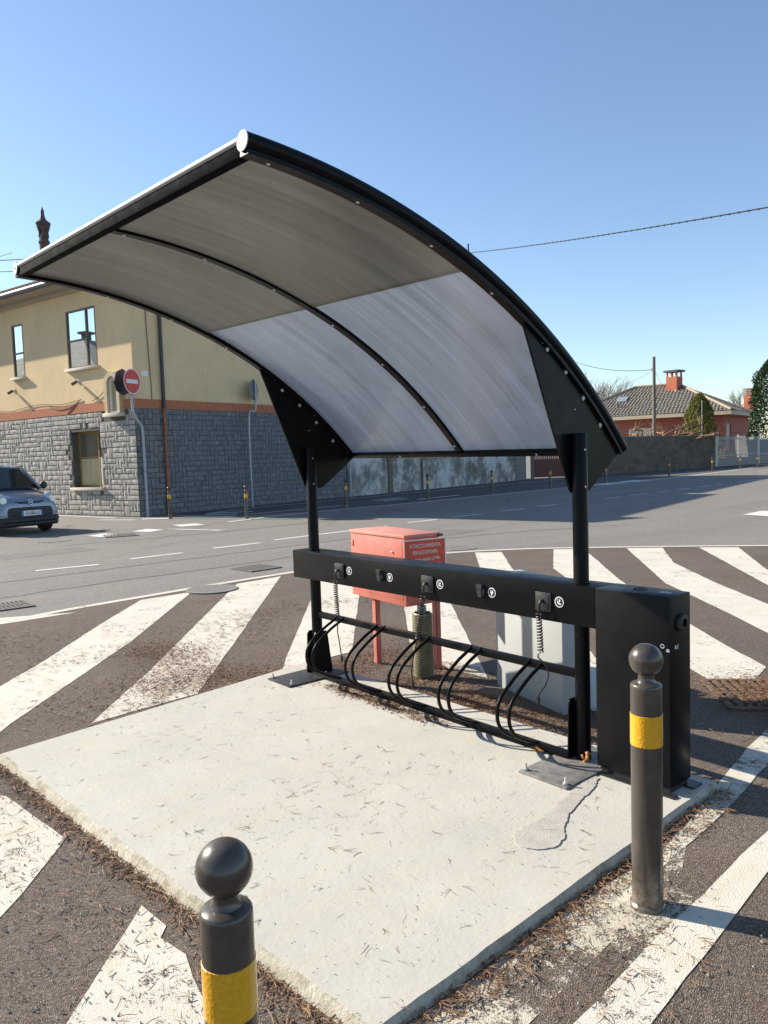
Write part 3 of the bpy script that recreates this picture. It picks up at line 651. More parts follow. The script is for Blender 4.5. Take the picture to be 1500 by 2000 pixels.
em = MB().ring((2.754, YF-.0015, .716), (0, -1, 0), .007, .010, 14, .001); em.box(2.772, 2.788, YF-.0025, YF-.0015, .694, .699).box(2.774, 2.787, YF-.0025, YF-.0015, .701, .706); part(em, 'worn_sticker', simple('worn_silver_print', (.42, .45, .48), .4, .3), cabm)
def plug_icon(c, kind):
    x, y, z = c
    base = part(MB().disc((x, y, z), (0, -1, 0), .027, 28, .001), 'icon_sticker', M_white, bm_)
    g = MB()
    if kind == 'plug':
        g.disc((x, y-.0011, z), (0, -1, 0), .0225, 24, .0006); part(g, 'icon_field', M_navy, bm_)
        w = MB(); yy = y-.0018
        w.box(x-.008, x-.004, yy-.0006, yy, z+.006, z+.015).box(x+.004, x+.008, yy-.0006, yy, z+.006, z+.015)
        w.prism([(x-.011, yy, z+.006), (x+.011, yy, z+.006), (x+.011, yy, z-.001), (x+.004, yy, z-.009), (x-.004, yy, z-.009), (x-.011, yy, z-.001)], (0, -.0006, 0)).box(x-.002, x+.002, yy-.0006, yy, z-.018, z-.009)
        part(w, 'plug_symbol', M_white, bm_)
    else:
        g.disc((x, y-.0011, z), (0, -1, 0), .0225, 24, .0006); part(g, 'icon_field', M_navy, bm_)
        w = MB(); yy = y-.0018
        w.prism([(x-.012, yy, z+.004), (x-.009, yy, z+.008), (x-.004, yy, z-.002), (x+.012, yy, z-.008), (x+.013, yy, z-.013), (x-.007, yy, z-.010)], (0, -.0006, 0))
        w.prism([(x+.001, yy, z+.014), (x+.008, yy, z+.014), (x+.005, yy, z+.007), (x+.010, yy, z+.007), (x-.001, yy, z-.003), (x+.002, yy, z+.004), (x-.002, yy, z+.004)], (0, -.0006, 0))
        w.prism([(x-.014, yy, z+.010), (x-.006, yy, z+.013), (x-.007, yy, z+.016), (x-.013, yy, z+.013)], (0, -.0006, 0))
        part(w, 'charging_symbol', M_white, bm_)
for (px, ix) in ((.395, .499), (1.253, 1.354), (2.103, 2.197)):
    pl = part(MB().box(px-.049, px+.049, YF-.010, YF, .788, .886), 'socket_plate', M_blackplastic, bm_, bevel=.003)
    part(MB().box(px-.038, px+.038, YF-.013, YF-.010, .799, .875), 'socket_inset', M_blackplastic, bm_, bevel=.002)
    part(MB().tube(smooth_path([(px, YF-.01, .842), (px, YF-.026, .842), (px-.003, YF-.034, .828), (px-.004, YF-.036, .79)], 5), [.009]*6+[.007]*10, 10), 'cable_plug', M_blackplastic, bm_, smooth=60)
    plug_icon((ix, YF-.0005, .846), 'charge')
for (px, ix) in ((.822, .909), (1.679, 1.753)):
    s_ = MB().lathe([(.031, 0), (.031, .008), (.027, .014), (.012, .016)], (px, YF, .842), 20, (0, -1, 0)); s_.box(px-.020, px+.020, YF-.026, YF-.012, .862, .884).box(px-.012, px+.012, YF-.020, YF-.014, .812, .862)
    part(s_, 'power_socket', M_blackplastic, bm_, smooth=40, label='round power socket with hinged flap')
    plug_icon((ix, YF-.0005, .843), 'plug')
# coil cables
def coil(p0, p1, turns, r, wire):
    p0, p1 = V(p0), V(p1); t = (p1-p0).normalized(); nx = t.cross(V((0, 1, 0))).normalized(); ny = t.cross(nx); out = []
    n = turns*9
    for i in range(n+1):
        a = 2*math.pi*i/9; out.append(p0.lerp(p1, i/n)+(nx*math.cos(a)+ny*math.sin(a))*r)
    return MB().tube(out, wire, 5)
for (p0, p1, cord, turns) in (((.392, -.115, .775), (.400, -.112, .525), [(.400, -.112, .525), (.408, -.118, .49), (.393, -.11, .42), (.394, -.10, .36), (.405, -.10, .30), (.418, -.10, .247)], 17),
                              ((1.25, -.115, .775), (1.190, -.112, .50), [(1.19, -.112, .50), (1.165, -.11, .44), (1.128, -.10, .36), (1.115, -.10, .28), (1.124, -.10, .215)], 17),
                              ((2.100, -.115, .785), (2.106, -.112, .585), [(2.106, -.112, .585), (2.095, -.12, .56), (2.135, -.11, .52), (2.142, -.10, .47), (2.12, -.10, .41), (2.085, -.10, .36), (2.078, -.10, .329)], 13)):
    c_ = part(coil(p0, p1, turns, .0135, .0040), 'charging_cable', M_cable, sh, smooth=60)
    part(MB().tube(smooth_path(cord, 5), .0042, 6), 'cord_end', M_cable, c_, smooth=60)
    e = V(cord[-1]); part(MB().cyl(e+V((0, 0, .012)), e-V((.004, 0, .022)), .0085, 8).cyl(e-V((.004, 0, .02)), e-V((.006, 0, .032)), .0035, 6), 'connector', M_blackplastic, c_)
# wheel rack
part(MB().box(.036, 2.242, -.018, .018, .458, .498), 'upper_rail', M_black, sh, bevel=.003)
part(MB().box(.036, 2.232, -.074, -.034, .045, .083), 'lower_rail', M_black, sh, bevel=.003)
prof = smooth_path([(0, -.004, .497), (0, -.055, .470), (0, -.125, .436), (0, -.215, .378), (0, -.262, .335), (0, -.283, .285), (0, -.278, .225), (0, -.250, .178), (0, -.215, .150), (0, -.16, .120), (0, -.10, .095), (0, -.055, .082)], 4)
loop_me = None
for x in (.265, .335, .692, .765, 1.112, 1.187, 1.532, 1.608, 1.957, 2.035):
    if loop_me is None:
        m0 = MB().tube(prof, .0095, 8); loop_me = m0.mesh('wheel_loop', M_black, (0, 0, 0), 60)
    o = link('wheel_loop', loop_me, sh, V((x, 0, 0))-WORLD[sh.name]); WORLD[o.name] = V((x, 0, 0))
for x in (.47, .93, 1.36, 1.79): part(MB().box(x-.03, x+.03, -.068, -.040, .083, .092), 'rail_clip', M_black, sh, bevel=.002)

# ---- small litter by the shelter
fo = MB()
for k in range(16): fo.ball((2.318+random.uniform(-.018, .018), -.03+random.uniform(-.018, .018), .048+k*.003), random.uniform(.006, .013), 5, (1, 1, .8))
solo(fo, 'foam_blob', M_foam, 'blob of orange mounting foam at the head of the cement strip', 'foam', smooth=60)
lf = MB().add([(1.98, -.05, .046), (2.02, -.095, .062), (2.07, -.10, .054), (2.10, -.06, .05), (2.06, -.035, .045), (2.03, -.065, .066)], [(0, 1, 5), (1, 2, 5), (2, 3, 5), (3, 4, 5), (4, 0, 5)])
solo(lf, 'dry_leaf', M_leaf, 'curled orange dry leaf lying under the lower wheel rail', 'leaf', smooth=0)

# ================================================================== BOLLARDS
def bollard(x, y, label, z=0.):
    t = thing('bollard', label, 'bollard', (x, y, z), 'ball-topped bollards around the road')
    po = part(MB().lathe([(.0525, .012), (.0525, .78), (.0515, .787), (.048, .791), (.032, .796), (.026, .806), (.026, .822), (.030, .83)], (x, y, z), 32), 'post', M_bollard, t, smooth=40)
    ball = part(MB().ball((x, y, z+.872), .0565, 18), 'ball_finial', M_bollard, t, smooth=80)
    part(MB().lathe([(.0528, .578), (.0540, .579), (.0540, .686), (.0528, .687)], (x, y, z), 32), 'yellow_band', M_yellow, t, smooth=40)
    part(MB().lathe([(.060, .0), (.060, .010), (.0545, .016)], (x, y, z), 32), 'foot_ring', M_bollard, t, smooth=40)
    return t
b0 = bollard(3.134, -.850, 'dark bollard with yellow band standing between the black cabinet and the white stripe', .006)
b1 = copy_tree(b0, None, (3.200, -2.505, -.070)); b1['label'] = 'dark bollard with its big ball low in the photo, in front of the slab'
FAR = [(-16.3, 6.52, 'small bollard in front of the copper downpipe on the stone house'), (-13.95, 7.65, 'small bollard standing beside the painted hatching, right of the copper downpipe'),
       (-14.85, 11.8, 'bollard in the shade where the dark stone wall meets the peeling white wall'), (-15.1, 15.63, 'bollard in the shade below the two window grilles'),
       (-15.35, 19.3, 'bollard in the shade before the mouldy patch of the peeling wall'), (-16.1, 23.9, 'shaded bollard in front of the dark red gate'), (-16.44, 28.59, 'bollard mostly hidden by the black roof plate and post'),
       (-17.15, 35.65, 'first sunlit bollard in front of the dark block wall'), (-18.0, 42.2, 'bollard at the far end of the block wall, its band turned wide'),
       (-18.6, 47.2, 'bollard in front of the pale railing, left of the white pillar'), (-18.9, 50.4, 'farthest bollard, standing in front of the railing beside the pillar')]
for (x, y, lb) in FAR:
    c = copy_tree(b0, None, (x, y, .004)); c['label'] = lb

# ================================================================== HYDRANT CABINET, PIPE, GREY CABINET
K = V((.47, .45, 0)); AX = V((-.993, .12, 0)); AY = V((.12, .993, 0))
hy = thing('hydrant_cabinet', 'faded red metal fire hydrant cabinet on legs with a red lettered sign', 'hydrant cabinet', (.2, .6, 0))
def kb(mb, u0, u1, v0, v1, z0, z1): return mb.obox(K+AX*u0+AY*v0+V((0, 0, z0)), AX*(u1-u0), AY*(v1-v0), V((0, 0, z1-z0)))
part(kb(MB(), .008, .745, .008, .322, .515, 1.012), 'body', M_red, hy, bevel=.004)
part(kb(MB(), 0, .753, 0, .33, 1.008, 1.032), 'lid', M_redlid, hy, bevel=.003)
part(kb(MB(), -.02, .0, .30, .335, 1.005, 1.02), 'lid_lug', M_blackplastic, hy)
for (u, v) in ((.45, .03), (.03, .29)):
    part(kb(kb(MB(), u, u+.046, v, v+.006, .0, .515), u, u+.006, v, v+.042, .0, .515), 'leg', M_red, hy, smooth=0)
part(MB().ball(K+AX*.16+V((0, -.002, .90)), .007, 6), 'keyhole_knob', M_screw, hy)
dr_ = MB(); kb(dr_, .04, .715, .0055, .008, .56, .985); part(dr_, 'door', M_red, hy, bevel=.001)
for z in (.62, .93): part(kb(MB(), .70, .728, .001, .009, z-.025, z+.025), 'hinge', M_red, hy, bevel=.001)
part(kb(MB(), .085, .125, .002, .008, .76, .80), 'lock', M_screw, hy)
so_ = K-AX*.030+AY*(-.03); sx = V((.20, .985, 0)).normalized(); sz = V((0, 0, 1)); sn = sx.cross(sz)
sgn = part(MB().obox(so_+V((0, 0, .715)), sx*.355, sz*.285, sn*.006), 'sign_plate', M_redsign, hy, label='tilted red sign with white lettering')
br = MB()
for (a, b, w, h) in ((0, 0, .355, .008), (0, .277, .355, .008), (0, .008, .008, .269), (.347, .008, .008, .269)): br.obox(so_+sx*a+sz*(.715+b)+sn*.006, sx*w, sz*h, sn*.0015)
part(br, 'sign_border', M_white, sgn)
for (txt, z, s_, sx0) in (('ATTACCO MANDATA', .952, .040, .178), ('PER AUTOPOMPA', .903, .040, .178), ('pressione massima 1,2 MPa', .855, .034, .178), ('ACQUA ANTINCENDIO', .808, .036, .178)):
    tm = text_mb(txt, s_, so_+sx*sx0+sz*z+sn*.0072, sx, sz, .0004, 'CENTER', .66); part(tm, 'lettering', M_white, sgn, smooth=0, recalc=False)
prf = []
for i in range(27):
    z = .012+i*.017; prf += [(.066, z), (.074, z+.003), (.074, z+.009), (.066, z+.012)]
prf += [(.060, .474), (.058, .40)]
cpipe = thing('corrugated_pipe', 'short upright olive corrugated pipe rising from the ground under the hydrant cabinet', 'pipe', (.535, .545, 0))
part(MB().lathe(prf, (.535, .545, 0), 28), 'pipe_sleeve', M_pipe_olive, cpipe, smooth=30)
part(MB().cyl((.515, .56, .3), (.515, .56, .518), .033, 16), 'inner_pipe', M_pipe_pale, cpipe)
g0, g1 = V((1.05, .75)), V((1.74, .56)); ga = (g1-g0).normalized(); gn = V((-ga.y, ga.x)); gl = (g1-g0).length
gc = thing('utility_cabinet', 'plain light grey utility cabinet behind the charging beam', 'cabinet', (g0.x, g0.y, 0))
part(MB().obox((g0.x, g0.y, 0), (ga.x*gl, ga.y*gl, 0), (gn.x*.20, gn.y*.20, 0), (0, 0, .772)), 'body', M_greybox, gc, bevel=.006)
part(MB().obox((g0.x-gn.x*.012, g0.y-gn.y*.012, .772), (ga.x*gl, ga.y*gl, 0), (gn.x*.224, gn.y*.224, 0), (0, 0, .016)), 'lid', M_greybox, gc, bevel=.004)

# ================================================================== DRAIN GRATES AND MANHOLES
def grate(c, ang, w, h, bars, mat, label, z=.006):
    t = thing('drain_grate', label, 'drain grate', (c[0], c[1], z), 'iron grates and covers in the road')
    ca, sa = math.cos(ang), math.sin(ang); ax = V((ca, sa, 0)); ay = V((-sa, ca, 0)); o = V((c[0], c[1], z))-ax*w/2-ay*h/2
    fr = MB()
    for (a, b, ww, hh) in ((0, 0, w, .04), (0, h-.04, w, .04), (0, .04, .04, h-.08), (w-.04, .04, .04, h-.08)): fr.obox(o+ax*a+ay*b, ax*ww, ay*hh, V((0, 0, .010)))
    part(fr, 'frame', mat, t); part(MB().obox(o+ax*.04+ay*.04, ax*(w-.08), ay*(h-.08), V((0, 0, .002))), 'sump_shade', simple('grate_dark', (.02, .018, .016), .95), t)  # flat sheet between the bars, the pit's shade put into its near-black colour
    bw = (w-.08)/(bars*2+1); b_me = None
    for i in range(bars):
        mbb = MB().obox(o+ax*(.04+bw*(2*i+1))+ay*.04+V((0, 0, .003)), ax*bw, ay*(h-.08), V((0, 0, .007))); part(mbb, 'bar', mat, t)
    part(MB().obox(o+ax*.04+ay*(h/2-.015)+V((0, 0, .0105)), ax*(w-.08), ay*.03, V((0, 0, .001))), 'cross_bar', mat, t)
    return t
grate((-5.35, 2.72), 1.62, .55, .55, 8, M_iron, 'square iron grate in the road just above the second broad stripe')
grate((-5.05, -.80), 1.55, .5, .5, 8, M_iron, 'square iron grate in the road at the left edge of the photo')
grate((-12.55, 3.55), 1.3, .7, .7, 8, M_iron, 'iron grate in the road near the parked car front')
grate((2.42, 1.75), .75, .62, .62, 9, M_rust, 'rusty grate full of pine litter right of the black cabinet', .008)
M_cover = simple('dusty_cover_iron', (.205, .19, .172), .85, .1, .2, 30, .3, 90)
def manhole(c, r, label, z=.0):
    t = thing('manhole_cover', label, 'manhole cover', (c[0], c[1], z), 'iron grates and covers in the road')
    part(MB().ring((c[0], c[1], z+.001), (0, 0, 1), r-.05, r, 32, .008), 'rim', M_cover, t)
    part(MB().disc((c[0], c[1], z+.001), (0, 0, 1), r-.052, 32, .006), 'lid', M_cover, t)
    p_ = MB()
    for i in range(-3, 4):
        for j in range(-3, 4):
            if i*i+j*j < 11: p_.box(c[0]+i*.065-.022, c[0]+i*.065+.022, c[1]+j*.065-.012, c[1]+j*.065+.012, z+.007, z+.010)
    part(p_, 'tread_pattern', M_cover, t, kind='stuff')
manhole((-12.75, 2.15), .36, 'round iron manhole cover in the road in front of the parked car')
manhole((-4.55, 6.2), .30, 'round manhole cover on the edge line behind the red sign')
manhole((-4.15, 1.35), .32, 'round manhole cover across the edge line at the end of a stripe', .009)

# ================================================================== STONE HOUSE (left)
C0 = V((-17.89, 6.31)); LD = V((-.974, -.227)); RD = V((-.227, .974)); NL = V((.227, -.974)); NR = V((.974, .227))
def WL(s, z, o=0.): p = C0+LD*s+NL*o; return V((p.x, p.y, z))
def WR(t, z, o=0.): p = C0+RD*t+NR*o; return V((p.x, p.y, z))
ho = thing('stone_house', 'ochre plastered corner house with grey stone cladding below and an orange brick band', 'house', (C0.x, C0.y, 0))
def wall(F, s0, s1, z0, z1, holes, depth=.22, out=0.):
    mb = MB(); ss = sorted({s0, s1} | {h[0] for h in holes} | {h[1] for h in holes}); zz = sorted({z0, z1} | {h[2] for h in holes} | {h[3] for h in holes})
    for i in range(len(ss)-1):
        for j in range(len(zz)-1):
            sm, zm = (ss[i]+ss[i+1])/2, (zz[j]+zz[j+1])/2
            if any(h[0] < sm < h[1] and h[2] < zm < h[3] for h in holes): continue
            mb.quad(F(ss[i], zz[j], out), F(ss[i+1], zz[j], out), F(ss[i+1], zz[j+1], out), F(ss[i], zz[j+1], out))
    for (a, b, c, d) in holes:
        mb.quad(F(a, c, out), F(a, d, out), F(a, d, -depth), F(a, c, -depth)); mb.quad(F(b, c, out), F(b, d, out), F(b, d, -depth), F(b, c, -depth))
        mb.quad(F(a, d, out), F(b, d, out), F(b, d, -depth), F(a, d, -depth)); mb.quad(F(a, c, out), F(b, c, out), F(b, c, -depth), F(a, c, -depth))
    return mb
HZ = 7.22
WINA, WINB, WINC = (5.95, 6.67, 4.71, 6.51), (1.73, 3.33, 4.70, 6.53), (1.79, 3.40, .90, 2.69)
LW = 12.; 
mw = wall(WL, 0, LW, 3.27, HZ, [WINA, WINB])
for q in ((0, 3.27),): pass
mw.quad(WR(0, 3.27), WR(10, 3.27), WR(10, HZ), WR(0, HZ)); mw.quad(WL(LW, 0), WL(LW, HZ), WR(10, HZ)+V((LD.x*LW, LD.y*LW, 0)), WR(10, 0)+V((LD.x*LW, LD.y*LW, 0)))
mw.quad(WR(10, 0), WR(10, HZ), WR(10, HZ)+V((LD.x*LW, LD.y*LW, 0)), WR(10, 0)+V((LD.x*LW, LD.y*LW, 0)))
part(mw, 'wall', M_plaster, ho, smooth=0)
plinth = part(wall(WL, 0, LW, 0, 3.27, [WINC], .3, .0), 'lower_wall', M_joint, ho, smooth=0)
plinth2 = part(MB().quad(WR(0, 0), WR(10, 0), WR(10, 3.27), WR(0, 3.27)), 'lower_wall', M_joint2, ho, smooth=0)
# stones -----------------------------------------------------------------
MOD, MH = .15, .163
rs = random.Random(3)
def stone_local(w, h, d, r):
    """a split-faced block: local x along the wall, y out of the wall, z up"""
    nx = 2 if w < .2 else 3; nz = 2 if h < .2 else 3; mb = MB(); g = .013
    xs = [g+(w-2*g)*i/nx for i in range(nx+1)]; zs = [g+(h-2*g)*i/nz for i in range(nz+1)]
    P = {}
    for i in range(nx+1):
        for j in range(nz+1):
            edge = i in (0, nx) or j in (0, nz)
            P[i, j] = len(mb.v); mb.v.append((xs[i]+(0 if i in (0, nx) else r.uniform(-.02, .02)), (d*.55 if edge else d)*r.uniform(.75, 1.25), zs[j]+(0 if j in (0, nz) else r.uniform(-.015, .015))))
    for i in range(nx):
        for j in range(nz): mb.f.append((P[i, j], P[i+1, j], P[i+1, j+1], P[i, j+1]))
    ring = [(i, 0) for i in range(nx)]+[(nx, j) for j in range(nz)]+[(i, nz) for i in range(nx, 0, -1)]+[(0, j) for j in range(nz, 0, -1)]
    bi = len(mb.v)
    for (i, j) in ring: x, y, z = mb.v[P[i, j]]; mb.v.append((x, -.004, z))
    m = len(ring)
    for k in range(m): mb.f.append((P[ring[k]], P[ring[(k+1) % m]], bi+(k+1) % m, bi+k))
    return mb
def layout(ncol, nrow, r):
    used = [[False]*nrow for _ in range(ncol)]; out = []
    for j in range(nrow):
        for i in range(ncol):
            if used[i][j]: continue
            opts = [(3, 1)]*7+[(2, 1)]*8+[(1, 2)]*4+[(2, 2)]+[(1, 1)]*2+[(4, 1)]
            r.shuffle(opts)
            for (w, h) in opts+[(1, 1)]:
                if i+w <= ncol and j+h <= nrow and not any(used[a][b] for a in range(i, i+w) for b in range(j, j+h)): break
            for a in range(i, i+w):
                for b in range(j, j+h): used[a][b] = True
            out.append((i, j, w, h))
    return out
stone_cache = {}
def stone_mesh(w, h, mat, var, mirror):
    key = (w, h, mat.name, var, mirror)
    if key not in stone_cache:
        mb = stone_local(w*MOD, h*MH, .030, random.Random(hash((w, h, var)) & 0xffff))
        if mirror: mb.v = [(-x, y, z) for x, y, z in mb.v]
        stone_cache[key] = mb.mesh('stone', mat, (0, 0, 0), 0)
    return stone_cache[key]
ang_L = math.atan2(LD.y, LD.x); ang_R = math.atan2(-RD.y, -RD.x)
NROW = 20
left_st = []
for (i, j, w, h) in layout(int(LW/MOD), NROW, rs):
    s0, z0, s1, z1 = i*MOD, .01+j*MH, (i+w)*MOD, .01+(j+h)*MH
    if s1 > WINC[0]+.02 and s0 < WINC[1]-.02 and z1 > WINC[2]+.02 and z0 < WINC[3]-.02: continue
    if s1 > .5 and s0 < 1.27 and z1 > 3.0: continue
    left_st.append((s0, z0, w, h))
left_st.sort(key=lambda q: q[0])
rest_l, n_ind = MB(), 0
for k, (s0, z0, w, h) in enumerate(left_st):
    if n_ind < 200:
        n_ind += 1; p = WL(s0, z0)
        o = link('stone', stone_mesh(w, h, M_stone, k % 4, False), plinth, p-WORLD[ho.name]); o.rotation_euler = (0, 0, ang_L)
    else:
        t = stone_local(w*MOD, h*MH, .030, rs); rest_l.add([WL(s0+x, z0+z, y) for x, y, z in t.v], t.f)
part(rest_l, 'stone_cladding', M_stone, plinth, kind='stuff', smooth=0)
right_st = [(i*MOD, .01+j*MH, w, h) for (i, j, w, h) in layout(int(10/MOD), NROW, rs)]
right_st.sort(key=lambda q: q[0]); rest_r = MB()
for k, (s0, z0, w, h) in enumerate(right_st):
    if k < 100:
        p = WR(s0, z0)
        o = link('stone', stone_mesh(w, h, M_stone2, k % 4, True), plinth2, p-WORLD[ho.name]); o.rotation_euler = (0, 0, ang_R)
    else:
        t = stone_local(w*MOD, h*MH, .016, rs); rest_r.add([WR(s0+x, z0+z, y) for x, y, z in t.v], t.f)
part(rest_r, 'stone_cladding', M_stone2, plinth2, kind='stuff', smooth=0)
# brick band
bb = MB(); s = 0.
while s < LW-.07:
    if not (.46 < s < 1.27): bb.add([WL(s+.006+a, z, o) for (a, z, o) in ((0, 3.275, 0), (.058, 3.275, 0), (.058, 3.55, 0), (0, 3.55, 0), (0, 3.275, .03), (.058, 3.275, .03), (.058, 3.55, .03), (0, 3.55, .03))], [(4, 5, 6, 7), (0, 1, 5, 4), (1, 2, 6, 5), (2, 3, 7, 6), (3, 0, 4, 7)])
    s += .068
s = 0.
while s < 10-.07:
    bb.add([WR(s+.006+a, z, o) for (a, z, o) in ((0, 3.275, 0), (.058, 3.275, 0), (.058, 3.55, 0), (0, 3.55, 0), (0, 3.275, .03), (.058, 3.275, .03), (.058, 3.55, .03), (0, 3.55, .03))], [(4, 5, 6, 7), (0, 1, 5, 4), (1, 2, 6, 5), (2, 3, 7, 6), (3, 0, 4, 7)])
    s += .068
part(bb, 'brick_band', M_brick, ho, kind='stuff', smooth=0)
# windows
def fbox(mb, F, s0, s1, z0, z1, o0, o1):
    P = [F(s0, z0, o0), F(s1, z0, o0), F(s1, z1, o0), F(s0, z1, o0), F(s0, z0, o1), F(s1, z0, o1), F(s1, z1, o1), F(s0, z1, o1)]
    return mb.add(P, [(0, 3, 2, 1), (4, 5, 6, 7), (0, 1, 5, 4), (1, 2, 6, 5), (2, 3, 7, 6), (3, 0, 4, 7)])
def window(F, parent, w, mull=None, mid=None, frame=M_winframe, glass=M_glass, dep=.015, fw=.05, sill=True):
    s0, s1, z0, z1 = w
    fr = MB()
    for (a, b, c, d) in ((s0, s0+fw, z0, z1), (s1-fw, s1, z0, z1), (s0+fw, s1-fw, z0, z0+fw), (s0+fw, s1-fw, z1-fw, z1)): fbox(fr, F, a, b, c, d, -dep-.05, -dep+.02)
    if mull: fbox(fr, F, mull-.03, mull+.03, z0+fw, z1-fw, -dep-.05, -dep+.015)
    if mid: fbox(fr, F, mid[0], mid[1], mid[2]-.025, mid[2]+.025, -dep-.045, -dep+.008)
    wo = part(fr, 'window', frame, parent, smooth=0)
    cells = [(s0+fw, mull-.03), (mull+.03, s1-fw)] if mull else [(s0+fw, s1-fw)]
    for (a, b) in cells: part(fbox(MB(), F, a, b, z0+fw, z1-fw, -dep-.032, -dep-.024), 'pane', glass, wo, smooth=0)
    if sill: part(fbox(MB(), F, s0-.07, s1+.07, z0-.09, z0, -.18, .13), 'window_sill', M_sill, parent, bevel=.004)
    return wo
window(WL, ho, WINA, None, (5.99, 6.63, 5.53))
window(WL, ho, WINB, 2.25, (2.28, 3.28, 5.58))
wc = window(WL, ho, WINC, 2.28, (2.31, 3.35, 1.86), M_winframe2, M_darkglass, .24, .06)
part(fbox(MB(), WL, 2.32, 2.80, .97, 1.82, -.26, -.245), 'board', M_yellowboard, wc); part(fbox(MB(), WL, 2.82, 3.33, .97, 1.82, -.26, -.245), 'board', M_yellowboard, wc)
part(MB().prism([WL(1.86, .97, -.245), WL(2.24, .97, -.245), WL(2.24, 1.86, -.245), WL(2.05, 1.86, -.245), WL(1.86, 1.55, -.245)], V((NL.x, NL.y, 0))*.012), 'leaning_sheet', M_whiteboard, wc, smooth=0)
# arched niche
def arch_pts(s0, s1, z0, z1, o, n=10):
    r = (s1-s0)/2; c = (s0+s1)/2; return [WL(s0, z0, o), WL(s1, z0, o)]+[WL(c+r*math.cos(math.pi*k/n), z1-r+r*math.sin(math.pi*k/n), o) for k in range(n+1)]
nich = part(MB(), 'niche', M_sill, ho) if False else None
A, B = arch_pts(.5, 1.25, 3.17, 4.42, .0), arch_pts(.64, 1.11, 3.17, 4.28, .0)
nf = MB(); D3 = V((NL.x, NL.y, 0))*.17; n_ = len(A)
for i in range(1, n_):
    j = (i+1) % n_
    if i == n_-1: j = 0
    nf.prism([A[i], A[j], B[j], B[i]], D3)
nich = part(nf, 'arched_niche', simple('niche_plaster', (.52, .42, .27), .85), ho, smooth=0)
part(MB().prism(arch_pts(.64, 1.11, 3.17, 4.28, .04), V((NL.x, NL.y, 0))*.01), 'niche_glass', M_glass, nich, smooth=0)
nb = MB(); A2, B2 = arch_pts(.66, 1.09, 3.19, 4.26, .052), arch_pts(.70, 1.05, 3.23, 4.22, .052)
for i in range(len(A2)): nb.prism([A2[i], A2[(i+1) % len(A2)], B2[(i+1) % len(A2)], B2[i]], V((NL.x, NL.y, 0))*.03)
part(nb, 'niche_frame', M_white, nich, smooth=0)
part(fbox(MB(), WL, .46, 1.29, 3.06, 3.17, .0, .24), 'niche_sill', M_sill, nich, bevel=.005)
# wall cameras
for s_ in (2.84, 6.74):
    cm = part(MB().disc(WL(s_, 4.30, .0), (NL.x, NL.y, 0), .07, 14, .03), 'wall_camera', M_white, ho)
    c1 = WL(s_-.02, 4.27, .08); dr = V((NL.x*.7+LD.x*-.25, NL.y*.7+LD.y*-.25, -.35)); part(MB().cyl(c1, c1+dr*.26, .05, 12).cyl(WL(s_, 4.3, .02), c1, .02, 8), 'camera_body', simple('dark_camera', (.10, .1, .1), .5), cm)
# pipes, soffit, gutter, roof
part(MB().tube([WR(1.0, 3.30, .09), WR(1.0, HZ, .09)], .055, 12).cyl(WR(1.0, 3.28, .09), WR(1.0, 3.40, .09), .065, 12), 'downpipe', M_darkpipe, ho, label='dark upper downpipe')
part(MB().tube([WR(1.0, .02, .09), WR(1.0, 3.29, .09)], .052, 12), 'downpipe', M_copper, ho, label='copper lower downpipe')
OV = .62
def eave_pt(a, b, z): p = C0+LD*a+RD*b; return V((p.x, p.y, z))
ev = MB().obox(eave_pt(-OV, -OV, HZ), V((LD.x, LD.y, 0))*(LW+2*OV), V((RD.x, RD.y, 0))*(10+OV-.002), V((0, 0, .12))); part(ev, 'soffit', M_soffit, ho, smooth=0)
cor = fbox(MB(), WL, -.05, LW, HZ-.16, HZ, 0, .10); fbox(cor, WR, -.05, 10, HZ-.16, HZ, 0, .10); part(cor, 'cornice', M_soffit, ho, smooth=0)
gut = MB().tube([eave_pt(-OV-.07, -OV-.07, HZ+.08), eave_pt(LW+OV, -OV-.07, HZ+.08)], .085, 10); gut.tube([eave_pt(-OV-.07, -OV-.07, HZ+.08), eave_pt(-OV-.07, 10, HZ+.08)], .085, 10); part(gut, 'gutter', simple('slate_blue_gutter', (.12, .135, .15), .55, .2), ho)
RZ = HZ+.12; slope = .30
ap1, ap2 = eave_pt(5.2, 5.2, RZ+1.55), eave_pt(7.2, 5.2, RZ+1.55)
e = [eave_pt(-OV, -OV, RZ), eave_pt(LW+OV, -OV, RZ), eave_pt(LW+OV, 10, RZ), eave_pt(-OV, 10, RZ)]
rf = MB().add([e[0], e[1], e[2], e[3], ap1, ap2], [(0, 1, 5, 4), (1, 2, 5), (2, 3, 4, 5), (3, 0, 4)]); roof = part(rf, 'roof', M_tile_red, ho, smooth=0)
tl = MB()                                          # curved tiles along the eave that shows
for k in range(58):
    a = -OV+.1+k*.22; p0 = eave_pt(a, -OV-.08, RZ+.05)
    for row in range(3):
        q = eave_pt(a, -OV-.08+.42*row, RZ+.05+.13*row); q2 = eave_pt(a, -OV-.08+.42*(row+1)+.05, RZ+.05+.13*(row+1)-.02)
        tl.tube([q, q2], [.085, .07], 8)
part(tl, 'roof_tiles', M_tile_red, roof, kind='stuff')
